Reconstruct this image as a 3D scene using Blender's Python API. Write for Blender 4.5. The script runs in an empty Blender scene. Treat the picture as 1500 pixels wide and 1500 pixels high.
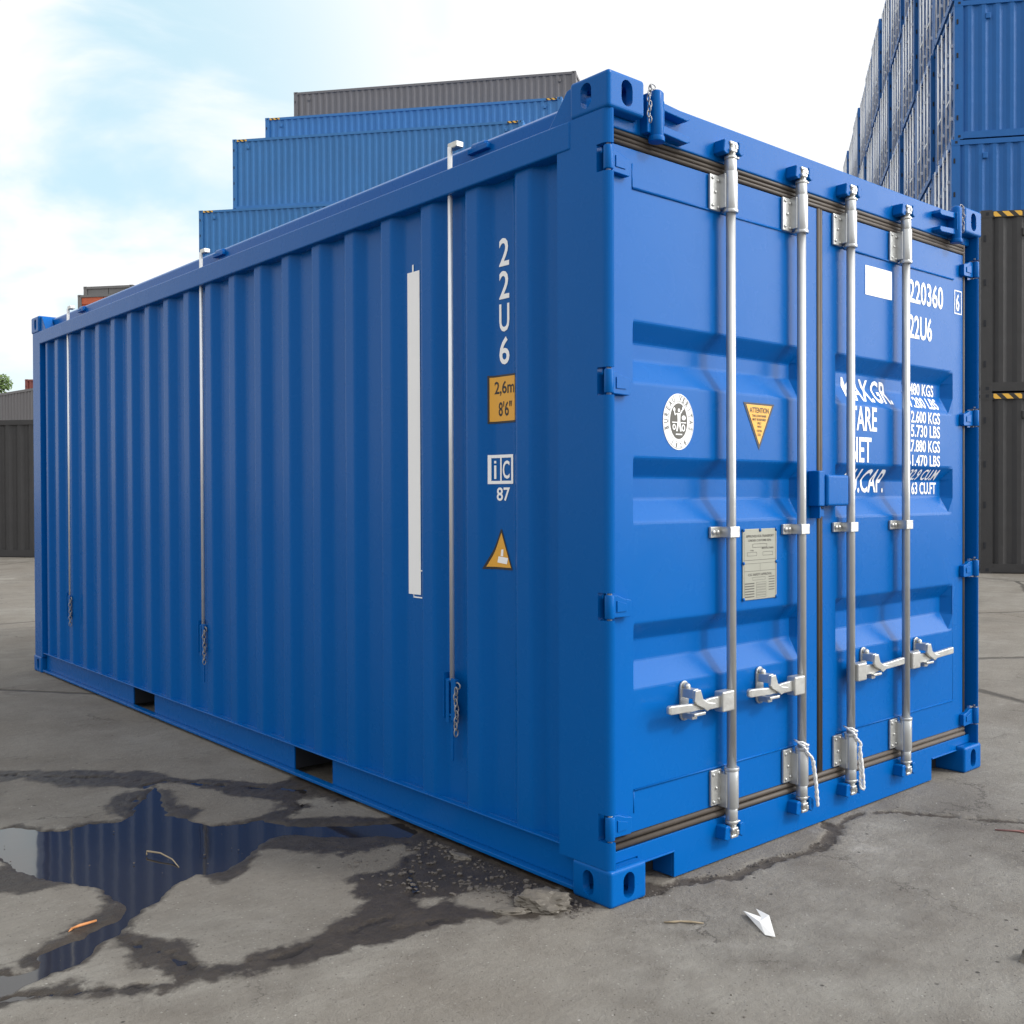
import bpy, bmesh, math, random
import numpy as np
from mathutils import Vector, Matrix, noise as mnoise
from math import sin, cos, pi, radians
random.seed(7)
C = bpy.context.scene.collection
scene = bpy.context.scene
# ------------------------------------------------------------------ camera
cam_d = bpy.data.cameras.new('camera'); cam = bpy.data.objects.new('camera', cam_d); C.objects.link(cam)
CP = Vector((-2.2291, -2.2637, 1.2838)); YAW, PIT, ROL = .7468, -.0104, -.0031
f_ = Vector((sin(YAW)*cos(PIT), cos(YAW)*cos(PIT), sin(PIT)))
r_ = Vector((cos(YAW), -sin(YAW), 0)); u_ = r_.cross(f_)
r2 = r_*cos(ROL) + u_*sin(ROL); u2 = u_*cos(ROL) - r_*sin(ROL)
M = Matrix((r2, u2, -f_)).transposed().to_4x4(); M.translation = CP
cam.matrix_world = M
cam_d.sensor_width = 36; cam_d.lens = 36*1514.94/1500
cam_d.shift_x = -(846.25-750)/1500; cam_d.shift_y = (740.16-750)/1500
cam_d.clip_start = .05; cam_d.clip_end = 2000
scene.camera = cam
# ------------------------------------------------------------------ sky and sun
SUN_EL, SUN_AZ = radians(40), math.atan2(.50, -.87)      # azimuth measured from +y towards +x
sdir = Vector((sin(SUN_AZ)*cos(SUN_EL), cos(SUN_AZ)*cos(SUN_EL), sin(SUN_EL)))
w = bpy.data.worlds.new('World'); scene.world = w; w.use_nodes = True
nt = w.node_tree; nt.nodes.clear(); N = nt.nodes.new; L = nt.links.new
out = N('ShaderNodeOutputWorld'); mix = N('ShaderNodeMixShader')
sky = N('ShaderNodeTexSky'); sky.sky_type = 'NISHITA'; sky.sun_disc = False
sky.sun_elevation = SUN_EL; sky.sun_rotation = SUN_AZ
b1 = N('ShaderNodeBackground'); b1.inputs['Strength'].default_value = .15
b2 = N('ShaderNodeBackground')
tc = N('ShaderNodeTexCoord')
def vdot(v, src):
    n = N('ShaderNodeVectorMath'); n.operation = 'DOT_PRODUCT'; n.inputs[1].default_value = v; L(src, n.inputs[0]); return n.outputs['Value']
def mapr(src, a, b, c, d, smooth=True):
    n = N('ShaderNodeMapRange'); n.interpolation_type = 'SMOOTHSTEP' if smooth else 'LINEAR'
    for i, v in enumerate((a, b, c, d)): n.inputs[i+1].default_value = v
    L(src, n.inputs[0]); return n.outputs[0]
def mth(op, a, b=None):
    n = N('ShaderNodeMath'); n.operation = op
    for i, v in enumerate((a, b)):
        if v is None: continue
        if isinstance(v, (int, float)): n.inputs[i].default_value = v
        else: L(v, n.inputs[i])
    return n.outputs[0]
G = tc.outputs['Generated']
mp = N('ShaderNodeMapping'); mp.inputs['Scale'].default_value = (1, 1, 2.6); L(G, mp.inputs[0])
cn = N('ShaderNodeTexNoise'); cn.inputs['Scale'].default_value = 3.1; cn.inputs['Detail'].default_value = 6; cn.inputs['Roughness'].default_value = .52; cn.inputs['Distortion'].default_value = .5
L(mp.outputs[0], cn.inputs['Vector'])
def pixdir(px, py):
    return (f_ + r2*(px-846.25)/1514.94 - u2*(py-740.16)/1514.94).normalized()
BL = pixdir(-60, 190)
patch = mapr(vdot(tuple(BL), G), .915, .995, 0, 1)
# white cloud everywhere except thin blue windows where the cloud breaks
gap = mth('MULTIPLY', patch, mapr(cn.outputs['Fac'], .40, .62, 0, 1))
high = mapr(cn.outputs['Fac'], .60, .75, 0, .25)
gap2 = mth('MAXIMUM', gap, high)
gapc = mth('MULTIPLY', gap2, .22)
cmx = N('ShaderNodeMix'); cmx.data_type = 'RGBA'; cmx.inputs[6].default_value = (.985, .995, 1, 1); cmx.inputs[7].default_value = (.66, .91, 1, 1); L(gap2, cmx.inputs[0]); L(cmx.outputs[2], b2.inputs['Color'])
low = Vector((.74, -.62, .28)).normalized()
glow = mth('ADD', mapr(vdot(tuple(sdir), G), .6, .98, 0, 1.2), mapr(vdot(tuple(low), G), .87, .985, 0, 4.8))
L(mth('ADD', mapr(vdot(tuple(sdir), G), -.75, .8, 1.08, 1.10), glow), b2.inputs['Strength'])
L(sky.outputs[0], b1.inputs[0]); L(gapc, mix.inputs[0]); L(b2.outputs[0], mix.inputs[1]); L(b1.outputs[0], mix.inputs[2])
L(mix.outputs[0], out.inputs[0])
sd_ = bpy.data.lights.new('sun', 'SUN'); sd_.energy = 1.9; sd_.angle = radians(8); sd_.color = (1, .97, .92)
sun = bpy.data.objects.new('sun', sd_); C.objects.link(sun)
sun.rotation_euler = sdir.to_track_quat('Z', 'Y').to_euler(); sun.location = (0, 0, 30)
scene.view_settings.view_transform = 'Standard'; scene.view_settings.look = 'None'
scene.view_settings.exposure = 0; scene.view_settings.gamma = 1
scene.render.engine = 'CYCLES'
# ------------------------------------------------------------------ materials
def new_mat(name):
    m = bpy.data.materials.new(name); m.use_nodes = True
    return m, m.node_tree, m.node_tree.nodes['Principled BSDF']
def paint(name, col, rough=.42, var=.12, scale=2.2, metal=0, bump=.02, dirt=0, dirtcol=(.16, .13, .11), spec=.5, streak=0):
    m, t, p = new_mat(name); n = t.nodes.new; l = t.links.new
    tcn = n('ShaderNodeTexCoord'); o = tcn.outputs['Object']
    ns = n('ShaderNodeTexNoise'); ns.inputs['Scale'].default_value = scale; ns.inputs['Detail'].default_value = 5; l(o, ns.inputs['Vector'])
    mx = n('ShaderNodeMix'); mx.data_type = 'RGBA'; l(ns.outputs['Fac'], mx.inputs[0])
    mx.inputs[6].default_value = tuple(c*(1-var) for c in col)+(1,); mx.inputs[7].default_value = tuple(min(1, c*(1+var)) for c in col)+(1,)
    src = mx.outputs[2]
    if dirt:
        nd = n('ShaderNodeTexNoise'); nd.inputs['Scale'].default_value = 3.2 if not streak else 5; nd.inputs['Detail'].default_value = 9; nd.inputs['Roughness'].default_value = .72
        if streak:
            mpn = n('ShaderNodeMapping'); mpn.inputs['Scale'].default_value = (1, 1, streak); l(o, mpn.inputs[0]); l(mpn.outputs[0], nd.inputs['Vector'])
        else: l(o, nd.inputs['Vector'])
        mr = n('ShaderNodeMapRange'); mr.inputs[1].default_value = .52; mr.inputs[2].default_value = .8; mr.inputs[4].default_value = dirt; l(nd.outputs['Fac'], mr.inputs[0])
        m2 = n('ShaderNodeMix'); m2.data_type = 'RGBA'; l(mr.outputs[0], m2.inputs[0]); l(src, m2.inputs[6]); m2.inputs[7].default_value = dirtcol+(1,)
        src = m2.outputs[2]
    l(src, p.inputs['Base Color'])
    nr = n('ShaderNodeTexNoise'); nr.inputs['Scale'].default_value = 9; nr.inputs['Detail'].default_value = 6; l(o, nr.inputs['Vector'])
    mr = n('ShaderNodeMapRange'); mr.inputs[3].default_value = rough*.82; mr.inputs[4].default_value = min(1, rough*1.2); l(nr.outputs['Fac'], mr.inputs[0]); l(mr.outputs[0], p.inputs['Roughness'])
    p.inputs['Metallic'].default_value = metal; p.inputs['Specular IOR Level'].default_value = spec
    if bump:
        nb = n('ShaderNodeTexNoise'); nb.inputs['Scale'].default_value = 3.5; nb.inputs['Detail'].default_value = 8; nb.inputs['Roughness'].default_value = .55; l(o, nb.inputs['Vector'])
        bp = n('ShaderNodeBump'); bp.inputs['Strength'].default_value = 1; bp.inputs['Distance'].default_value = bump; l(nb.outputs['Fac'], bp.inputs['Height']); l(bp.outputs[0], p.inputs['Normal'])
    return m
BLUE = paint('blue_container_paint', (.0004, .095, .350), .27, .05, 1.5, bump=.0012, dirt=.06, dirtcol=(.006, .105, .34), streak=.35, spec=.11)
BLUE2 = paint('blue_yard_hazed_paint', (.010, .115, .37), .45, .12, .8, bump=.01, spec=.3, dirt=.12, dirtcol=(.09, .17, .36), streak=.3)  # aged background blue, with some haze put into the colour
BLUE3 = paint('blue_far_hazed_paint', (.03, .165, .42), .6, .14, .6, bump=.01, dirt=.2, dirtcol=(.10, .2, .42), streak=.3)  # paler blue for the far stacks: age plus distance haze in the colour
DARK = paint('charcoal_container_paint', (.026, .025, .026), .5, .15, .8, bump=.01, dirt=.22, dirtcol=(.07, .06, .055), streak=.25)
BROWN = paint('weathered_brown_paint', (.15, .143, .15), .6, .12, .8, bump=.01, dirt=.3, dirtcol=(.15, .12, .11), streak=.25)
GREYC = paint('weathered_grey_paint', (.17, .165, .165), .6, .15, .8, bump=.01, dirt=.25, streak=.25)
ORANGE = paint('orange_container_paint', (.55, .12, .05), .55, .12, 1, bump=.01, dirt=.2)
RED = paint('red_container_paint', (.22, .06, .05), .55, .12, 1, bump=.01, dirt=.2)
GALV = paint('galvanised_steel', (.50, .51, .51), .34, .14, 14, metal=.65, bump=.003, dirt=.55, dirtcol=(.34, .34, .33))
GALVB = paint('galvanised_casting', (.52, .52, .50), .32, .18, 30, metal=.65, bump=.009, dirt=.5, dirtcol=(.27, .26, .24))
GALVW = paint('brightened_galvanised_steel', (.80, .81, .82), .38, .06, 14, metal=.55, bump=0)  # galvanised steel copy, reflected sky brightness put into its base colour
RUB = paint('door_gasket_rubber', (.075, .060, .048), .6, .25, 8, bump=.003, dirt=.5, dirtcol=(.15, .125, .10), streak=.3)
RUBD = paint('door_gasket_lip', (.035, .03, .028), .6, .2, 8, bump=.003)
WHITE = paint('white_marking_film', (.90, .90, .90), .5, .02, 6, bump=0)
YEL = paint('yellow_sticker', (.72, .36, .035), .45, .04, 6, bump=0)
BLACK = paint('black_print', (.02, .016, .015), .5, .05, 6, bump=0)
INNER = paint('dark_interior', (.012, .014, .02), .8, .1, 4, bump=0)
PLATE = paint('aluminium_placard', (.27, .27, .225), .45, .08, 6, metal=.15, bump=.001, dirt=.2, dirtcol=(.4, .38, .33))
PRINT = paint('grey_print', (.075, .07, .06), .6, .1, 8, bump=0)
ROPE = paint('white_rope', (.72, .72, .72), .8, .1, 60, bump=.002)
PAPER = paint('white_paper', (.78, .77, .74), .7, .05, 20, bump=.003)
RAG = paint('dirty_plastic_bag', (.13, .115, .095), .6, .45, 18, bump=.02, dirt=.6, dirtcol=(.07, .055, .04))
STICK = paint('orange_stick', (.48, .20, .07), .6, .3, 30, bump=0)
TWIG = paint('dry_twig', (.26, .21, .14), .8, .3, 30, bump=.003)
STONE = paint('loose_gravel_stone', (.10, .088, .078), .85, .6, 60, bump=.01, dirt=.5, dirtcol=(.22, .20, .17))
# hazard stripe: black and yellow bars of a high-cube marking
CHAIN = paint('dull_steel_chain', (.30, .30, .31), .45, .25, 40, metal=.5, bump=0)
HAZ, t, p = new_mat('hazard_stripe_film'); n = t.nodes.new; l = t.links.new
tcn = n('ShaderNodeTexCoord'); wv = n('ShaderNodeTexWave'); wv.wave_type = 'BANDS'; wv.bands_direction = 'DIAGONAL'; wv.inputs['Scale'].default_value = 3.4
l(tcn.outputs['Object'], wv.inputs['Vector']); cr = n('ShaderNodeValToRGB'); cr.color_ramp.interpolation = 'CONSTANT'
cr.color_ramp.elements[0].color = (.02, .018, .015, 1); cr.color_ramp.elements[1].position = .45; cr.color_ramp.elements[1].color = (.75, .42, .05, 1)
l(wv.outputs['Fac'], cr.inputs[0]); l(cr.outputs[0], p.inputs['Base Color']); p.inputs['Roughness'].default_value = .5
# ------------------------------------------------------------------ mesh helpers
class MB:
    def __init__(s): s.bm = bmesh.new()
    def box(s, x0, x1, y0, y1, z0, z1, mat=None):
        vs = [s.bm.verts.new(v) for v in ((x0,y0,z0),(x1,y0,z0),(x1,y1,z0),(x0,y1,z0),(x0,y0,z1),(x1,y0,z1),(x1,y1,z1),(x0,y1,z1))]
        for f in ((0,3,2,1),(4,5,6,7),(0,1,5,4),(1,2,6,5),(2,3,7,6),(3,0,4,7)): s.bm.faces.new([vs[i] for i in f])
        if mat is not None: bmesh.ops.transform(s.bm, matrix=mat, verts=vs)
        return s
    def prism(s, poly, a, b, axis):
        """poly: outline in the two other axes, extruded from a to b along axis"""
        def P(p, t):
            if axis == 'z': return (p[0], p[1], t)
            if axis == 'y': return (p[0], t, p[1])
            return (t, p[0], p[1])
        va = [s.bm.verts.new(P(p, a)) for p in poly]; vb = [s.bm.verts.new(P(p, b)) for p in poly]
        n_ = len(poly); s.bm.faces.new(va); s.bm.faces.new(list(reversed(vb)))
        for i in range(n_): s.bm.faces.new((va[i], vb[i], vb[(i+1) % n_], va[(i+1) % n_]))
        return s
    def tube(s, pts, r, seg=12, cap=True):
        pts = [Vector(p) for p in pts]; rs = r if isinstance(r, (list, tuple)) else [r]*len(pts)
        rings = []; up = None
        for i, p in enumerate(pts):
            d = (pts[min(i+1, len(pts)-1)] - pts[max(i-1, 0)])
            if d.length < 1e-9: d = Vector((0, 0, 1))
            d.normalize()
            if up is None: up = d.orthogonal().normalized()
            a = (up - d*up.dot(d)); a = a.normalized() if a.length > 1e-6 else d.orthogonal().normalized()
            up = a; b = d.cross(a)
            rings.append([s.bm.verts.new(p + a*rs[i]*cos(2*pi*k/seg) + b*rs[i]*sin(2*pi*k/seg)) for k in range(seg)])
        for A, B in zip(rings, rings[1:]):
            for k in range(seg):
                f = s.bm.faces.new((A[k], A[(k+1) % seg], B[(k+1) % seg], B[k])); f.smooth = True
        if cap:
            s.bm.faces.new(list(reversed(rings[0]))); s.bm.faces.new(rings[-1])
        return s
    def ball(s, c, r, sz=(1, 1, 1), seg=10):
        g = bmesh.ops.create_uvsphere(s.bm, u_segments=seg, v_segments=max(5, seg-3), radius=r)
        bmesh.ops.transform(s.bm, matrix=Matrix.Translation(c) @ Matrix.Diagonal((*sz, 1)), verts=g['verts'])
        for v in g['verts']:
            for f in v.link_faces: f.smooth = True
        return s
    def torus(s, c, R, r, ax, ay, seg=12, mseg=6):
        ax = Vector(ax); ay = Vector(ay); c = Vector(c)
        pts = [c + ax*cos(2*pi*i/seg) + ay*sin(2*pi*i/seg) for i in range(seg+1)]
        rings = []
        nn = ax.cross(ay).normalized()
        for i in range(seg):
            o = (ax*cos(2*pi*i/seg) + ay*sin(2*pi*i/seg)).normalized()
            rings.append([s.bm.verts.new(pts[i] + o*r*cos(2*pi*k/mseg) + nn*r*sin(2*pi*k/mseg)) for k in range(mseg)])
        for i in range(seg):
            A, B = rings[i], rings[(i+1) % seg]
            for k in range(mseg):
                f = s.bm.faces.new((A[k], B[k], B[(k+1) % mseg], A[(k+1) % mseg])); f.smooth = True
        return s
    def build(s, name, mat, parent=None, bevel=0, seg=2, loc=None, ang=40):
        bmesh.ops.recalc_face_normals(s.bm, faces=s.bm.faces)
        me = bpy.data.meshes.new(name); s.bm.to_mesh(me); s.bm.free()
        if isinstance(mat, (list, tuple)):
            for m_ in mat: me.materials.append(m_)
        else: me.materials.append(mat)
        o = bpy.data.objects.new(name, me); C.objects.link(o)
        if loc: o.location = loc
        if parent: o.parent = parent
        if bevel:
            bv = o.modifiers.new('bevel', 'BEVEL'); bv.width = bevel; bv.segments = seg; bv.limit_method = 'ANGLE'; bv.angle_limit = radians(ang); bv.harden_normals = False
        return o
def bake(o, extra=()):
    bpy.context.view_layer.update()
    dg = bpy.context.evaluated_depsgraph_get()
    me = bpy.data.meshes.new_from_object(o.evaluated_get(dg)); o.modifiers.clear()
    old = o.data; me.name = old.name; o.data = me
    for e in extra: bpy.data.objects.remove(e)
    return o
def cut(o, cutters):
    for c in cutters:
        md = o.modifiers.new('b', 'BOOLEAN'); md.operation = 'DIFFERENCE'; md.object = c; md.solver = 'EXACT'
    return bake(o, cutters)
def empty(name, loc, rz=0):
    o = bpy.data.objects.new(name, None); C.objects.link(o); o.location = loc; o.rotation_euler = (0, 0, rz); o.empty_display_size = .1; return o
def tag(o, label=None, cat=None, group=None, kind=None):
    if label: o['label'] = label
    if cat: o['category'] = cat
    if group: o['group'] = group
    if kind: o['kind'] = kind
    return o
def copy_tree(o, parent=None):
    c = o.copy(); C.objects.link(c); c.parent = parent
    for ch in list(o.children): copy_tree(ch, c)
    return c
# ------------------------------------------------------------------ ground with cracks, damp patches and a puddle
WATER = [
 [(-1.202,2.218),(-1.164,2.182),(-1.121,2.161),(-1.092,2.088),(-1.043,2.031),(-.981,1.991),(-.888,1.998),(-.8,1.953),(-.704,2.024),(-.626,2.164),(-.5,2.374),(-.577,2.118),(-.635,1.917),(-.593,1.838),(-.577,1.743),(-.563,1.691),(-.504,1.616),(-.381,1.578),(-.348,1.488),(-.349,1.376),(-.455,1.368),(-.52,1.325),(-.588,1.256),(-.67,1.207),(-.748,1.16),(-.813,1.193),(-.904,1.138),(-.981,1.052),(-1.05,1.018),(-1.119,.941),(-1.172,.88),(-1.218,.859),(-1.257,.834),(-1.318,.773),(-1.368,.763),(-1.399,.755),(-1.428,.729),(-1.466,.711),(-1.504,.688),(-1.523,.697),(-1.6,.70),(-1.6,.84),(-1.496,.81),(-1.465,.799),(-1.422,.795),(-1.4,.792),(-1.365,.875),(-1.309,.903),(-1.246,.907),(-1.196,.946),(-1.133,.977),(-1.081,1.047),(-1.081,1.172),(-1.086,1.282),(-1.133,1.381),(-1.193,1.493),(-1.225,1.61),(-1.229,1.734),(-1.245,1.844),(-1.269,1.93),(-1.4,2.1),(-1.35,2.35)],
 [(-.368,1.469),(-.301,1.413),(-.187,1.298),(-.079,1.227),(-.002,1.169),(.001,1.046),(-.062,1.015),(-.164,1.121),(-.245,1.198),(-.336,1.292),(-.406,1.393)]]
WET = [
 [(-1.12,3.27),(-.941,3.103),(-.78,2.978),(-.631,2.809),(-.437,2.626),(-.405,2.462),(-.3,2.31),(-.204,2.168),(-.117,2.011),(.002,2.051),(.039,2.015),(.023,1.551),(-.033,1.604),(-.048,1.731),(-.151,1.716),(-.17,1.603),(-.262,1.525),(-.228,1.788),(-.297,1.966),(-.368,2.248),(-.457,2.382),(-.566,2.411),(-.676,2.515),(-.781,2.639),(-.836,2.741),(-.897,2.901),(-.992,2.889),(-1.16,3.05)],
 [(-.705,2.284),(-.627,2.348),(-.514,2.337),(-.483,2.212),(-.534,2.033),(-.503,1.876),(-.572,1.778),(-.6,1.688),(-.742,1.822),(-.782,2.057)],
 [(-.374,1.591),(-.223,1.696),(-.143,1.752),(-.177,1.609),(-.275,1.537),(-.144,1.374),(-.356,1.005),(-.409,1.072),(-.44,1.182),(-.501,1.273),(-.635,1.174),(-.674,1.091),(-.775,1.044),(-.793,1.146),(-.642,1.307),(-.516,1.39)],
 [(-.355,1.533),(-.177,1.405),(.008,1.25),(.043,1.237),(.039,1.01),(.041,.796),(.043,.598),(.032,.34),(.026,.209),(-.014,.02),(-.05,.053),(-.14,.09),(-.206,.13),(-.262,.182),(-.338,.23),(-.418,.259),(-.485,.256),(-.571,.294),(-.64,.295),(-.717,.327),(-.812,.337),(-.902,.363),(-.937,.359),(-.892,.451),(-.792,.439),(-.728,.463),(-.681,.507),(-.61,.509),(-.515,.589),(-.502,.68),(-.461,.721),(-.461,.763),(-.379,.784),(-.264,.794),(-.166,.858),(-.131,.925),(-.141,.985),(-.223,.994),(-.314,.998),(-.415,1.061),(-.452,1.16),(-.489,1.262)],
 [(-1.183,.868),(-1.142,.874),(-1.085,.777),(-1.061,.671),(-1.068,.558),(-1.067,.499),(-.987,.462),(-.892,.451),(-.761,.43),(-.694,.497),(-.648,.498),(-.736,.345),(-.835,.358),(-.937,.359),(-1.062,.367),(-1.133,.417),(-1.213,.44),(-1.265,.456),(-1.353,.53),(-1.417,.59),(-1.449,.594),(-1.487,.63),(-1.542,.618),(-1.62,.616),(-1.6,.749),(-1.516,.724),(-1.438,.651),(-1.376,.636),(-1.339,.575),(-1.252,.494),(-1.173,.454),(-1.166,.501),(-1.185,.647),(-1.182,.723),(-1.209,.789)],
 [(-1.419,.868),(-1.324,.958),(-1.25,.975),(-1.156,1.069),(-1.102,1.192),(-1.09,1.272),(-1.16,1.365),(-1.253,1.399),(-1.34,1.454),(-1.4,1.485),(-1.36,1.70),(-1.235,1.709),(-1.114,1.447),(-1.02,1.141),(-1.006,1.025),(-1.131,.907),(-1.203,.845),(-1.281,.796),(-1.399,.755),(-1.459,.739),(-1.51,.752),(-1.6,.777),(-1.56,.91),(-1.485,.854),(-1.465,.799),(-1.413,.805)]]
DRY = [(-.368,.501),(-.315,.426),(-.183,.433),(-.132,.331),(-.169,.263),(-.224,.217),(-.296,.285),(-.337,.396),(-.388,.371),(-.45,.429)]
CRACKS = [([(.12,.05),(.214,.043),(.34,.006),(.515,-.083),(.709,-.08),(.865,-.113),(1.014,-.105),(1.152,-.044),(1.218,.053),(1.22,.133)], .026),
          ([(1.152,-.044),(1.3,.0),(1.424,.014),(1.544,-.099),(1.645,-.28),(1.773,-.495),(1.86,-.70)], .013),
          ([(.10, .10), (.16, .05), (.24, .035)], .05),
          ([(-1.1, 3.2), (-.8, 2.85), (-.6, 2.65), (-.4, 2.35), (-.2, 2.05), (-.05, 1.85), (-.2, 1.6), (-.3, 1.5)], .004),
          ([(-1.2, .85), (-1.13, .7), (-1.1, .52), (-.9, .40), (-.7, .42), (-.5, .42), (-.35, .55), (-.25, .75), (-.12, .95)], .005),
          ([(-1.1, .45), (-1.3, .53), (-1.5, .66), (-1.6, .68)], .004), ([(-.55, .35), (-.3, .25), (-.1, .14), (.02, .1)], .008), ([(-.65, 2.2), (-.52, 2.4), (-.45, 2.42)], .005)]
def seg_dist(P, a, b):
    a = np.array(a); b = np.array(b); ab = b-a
    t_ = np.clip(((P-a)@ab)/(ab@ab+1e-12), 0, 1); return np.linalg.norm(P-a-t_[:, None]*ab, axis=1)
def poly_sd(P, poly):
    d = np.full(len(P), 1e9); ins = np.zeros(len(P), bool)
    for i in range(len(poly)):
        a, b = poly[i], poly[(i+1) % len(poly)]
        d = np.minimum(d, seg_dist(P, a, b))
        c = ((a[1] > P[:, 1]) != (b[1] > P[:, 1]))
        xx = (b[0]-a[0])*(P[:, 1]-a[1])/((b[1]-a[1]) if b[1] != a[1] else 1e-12)+a[0]
        ins ^= c & (P[:, 0] < xx)
    return np.where(ins, -d, d)
rng = np.random.default_rng(3); LAT = rng.random((512, 512))
def vnoise(P, s):
    q = P/s+100; i = np.floor(q).astype(int); f = q-i; f = f*f*(3-2*f)
    g = lambda a, b: LAT[(i[:, 0]+a) % 512, (i[:, 1]+b) % 512]
    return (g(0,0)*(1-f[:,0])+g(1,0)*f[:,0])*(1-f[:,1])+(g(0,1)*(1-f[:,0])+g(1,1)*f[:,0])*f[:,1]-.5
X0, X1, Y0, Y1, ST = -1.75, 1.95, -1.35, 3.45, .0125
def axis(a, b):
    v = list(np.arange(a, b, ST)); s_ = ST; h = v[-1]
    while h < 600: s_ *= 1.17; h += s_; v.append(h)
    s_ = ST; lo_ = v[0]; lo = []
    while lo_ > -600: s_ *= 1.17; lo_ -= s_; lo.append(lo_)
    return np.array(lo[::-1]+v)
gx, gy = axis(X0, X1), axis(Y0, Y1)
XX, YY = np.meshgrid(gx, gy); P = np.stack([XX.ravel(), YY.ravel()], 1)
near = (P[:,0] > X0) & (P[:,0] < X1) & (P[:,1] > Y0) & (P[:,1] < Y1)
Pn = P[near]
rag = vnoise(Pn, .11)*.04+vnoise(Pn, .05)*.036+vnoise(Pn, .026)*.028-.012
wet = np.full(len(Pn), 1e9)
for q in WET+WATER: wet = np.minimum(wet, poly_sd(Pn, q) - (.012 if q in WATER else 0))
wet = np.maximum(wet, -poly_sd(Pn, DRY)-.0)
wat = np.full(len(Pn), 1e9)
for q in WATER: wat = np.minimum(wat, poly_sd(Pn, q))
crk = np.full(len(Pn), 1e9)
for pl, wd in CRACKS:
    for a, b in zip(pl, pl[1:]): crk = np.minimum(crk, seg_dist(Pn, a, b)-wd)
crk = crk+vnoise(Pn, .05)*.035+vnoise(Pn, .02)*.014
h = vnoise(P, .6)*.0022+vnoise(P, 3)*.002; h[~near] *= 1
hn = h[near]+vnoise(Pn, .05)*.0010+vnoise(Pn, .025)*.0008
sst = lambda x, a, b: (lambda t_: t_*t_*(3-2*t_))(np.clip((x-a)/(b-a), 0, 1))
hn = np.clip(hn, -.0022, .0025)
hn = hn - .013*(1-sst(wat+rag*.45, -.028, .024)) + np.where(wat < .03, vnoise(Pn, .03)*.003, 0)
hn = hn - .008*(1-sst(crk, -.015, .008)) + np.where(crk < .01, vnoise(Pn, .02)*.006, 0)
rough_band = (wet+rag < 0)
hn = hn + np.where(rough_band & (wat > .0), np.abs(vnoise(Pn, .03))*.006+vnoise(Pn, .018)*.003-.001, 0)
h[near] = hn
attr = np.zeros(len(P)); attr[near] = np.clip(.5-(wet+rag)/.075, 0, 1)
attc = np.zeros(len(P)); attc[near] = np.clip(.5-crk/.03, 0, 1)
me = bpy.data.meshes.new('ground'); nx, ny = len(gx), len(gy)
co = np.column_stack([P, h]).astype(np.float32)
idx = np.arange(nx*ny).reshape(ny, nx)
quads = np.stack([idx[:-1,:-1], idx[:-1,1:], idx[1:,1:], idx[1:,:-1]], -1).reshape(-1, 4)
me.vertices.add(len(co)); me.vertices.foreach_set('co', co.ravel())
me.loops.add(quads.size); me.loops.foreach_set('vertex_index', quads.ravel().astype(np.int32))
me.polygons.add(len(quads)); me.polygons.foreach_set('loop_start', np.arange(0, quads.size, 4, dtype=np.int32))
me.polygons.foreach_set('loop_total', np.full(len(quads), 4, dtype=np.int32)); me.update(calc_edges=True)
me.polygons.foreach_set('use_smooth', np.ones(len(quads), bool))
for nm, ar in (('wet', attr), ('crack', attc)):
    a = me.attributes.new(nm, 'FLOAT', 'POINT'); a.data.foreach_set('value', ar.astype(np.float32))
GM, t, p = new_mat('worn_concrete_yard'); n = t.nodes.new; l = t.links.new
tcn = n('ShaderNodeTexCoord'); O = tcn.outputs['Object']
def tex(kind, scale, detail=6, rough=.6, vec=None, **k):
    x = n('ShaderNodeTex'+kind); x.inputs['Scale'].default_value = scale
    if 'Detail' in x.inputs: x.inputs['Detail'].default_value = detail; x.inputs['Roughness'].default_value = rough
    l(vec or O, x.inputs['Vector']); return x
def mr(src, a, b, c, d):
    x = n('ShaderNodeMapRange')
    for i, v in enumerate((a, b, c, d)): x.inputs[i+1].default_value = v
    l(src, x.inputs[0]); return x.outputs[0]
def mixc(fac, A, B, bt='MIX'):
    x = n('ShaderNodeMix'); x.data_type = 'RGBA'; x.blend_type = bt
    for i, v in ((0, fac), (6, A), (7, B)):
        if isinstance(v, (tuple, float, int)): x.inputs[i].default_value = v
        else: l(v, x.inputs[i])
    return x.outputs[2]
def mm(op, a, b):
    x = n('ShaderNodeMath'); x.operation = op
    for i, v in enumerate((a, b)):
        if isinstance(v, (int, float)): x.inputs[i].default_value = v
        else: l(v, x.inputs[i])
    return x.outputs[0]
big = tex('Noise', .55, 6, .6); med = tex('Noise', 3.5, 8, .7); fin = tex('Noise', 42, 8, .75); gra = tex('Noise', 210, 3, .7)
mpn = n('ShaderNodeMapping'); mpn.inputs['Rotation'].default_value = (0, 0, -.75); mpn.inputs['Scale'].default_value = (1, 6, 1); l(O, mpn.inputs[0])
scr = tex('Noise', 5, 8, .75, mpn.outputs[0])
c = mixc(mr(big.outputs['Fac'], .38, .62, 0, 1), (.182, .163, .138, 1), (.240, .228, .202, 1))
c = mixc(mr(med.outputs['Fac'], .35, .7, 0, .75), c, (.142, .124, .104, 1))
c = mixc(mr(scr.outputs['Fac'], .5, .78, 0, .55), c, (.125, .112, .10, 1))
c = mixc(mr(fin.outputs['Fac'], .52, .72, 0, .4), c, (.25, .235, .21, 1))
c = mixc(mr(fin.outputs['Fac'], .42, .28, 0, .55), c, (.075, .065, .055, 1))
c = mixc(mr(gra.outputs['Fac'], .52, .72, 0, .35), c, (.085, .075, .065, 1))
pale = tex('Noise', 1.3, 9, .72)
c = mixc(mm('MULTIPLY', mr(pale.outputs['Fac'], .58, .74, 0, .85), mr(scr.outputs['Fac'], .38, .58, 0, 1)), c, (.36, .345, .315, 1))
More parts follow.
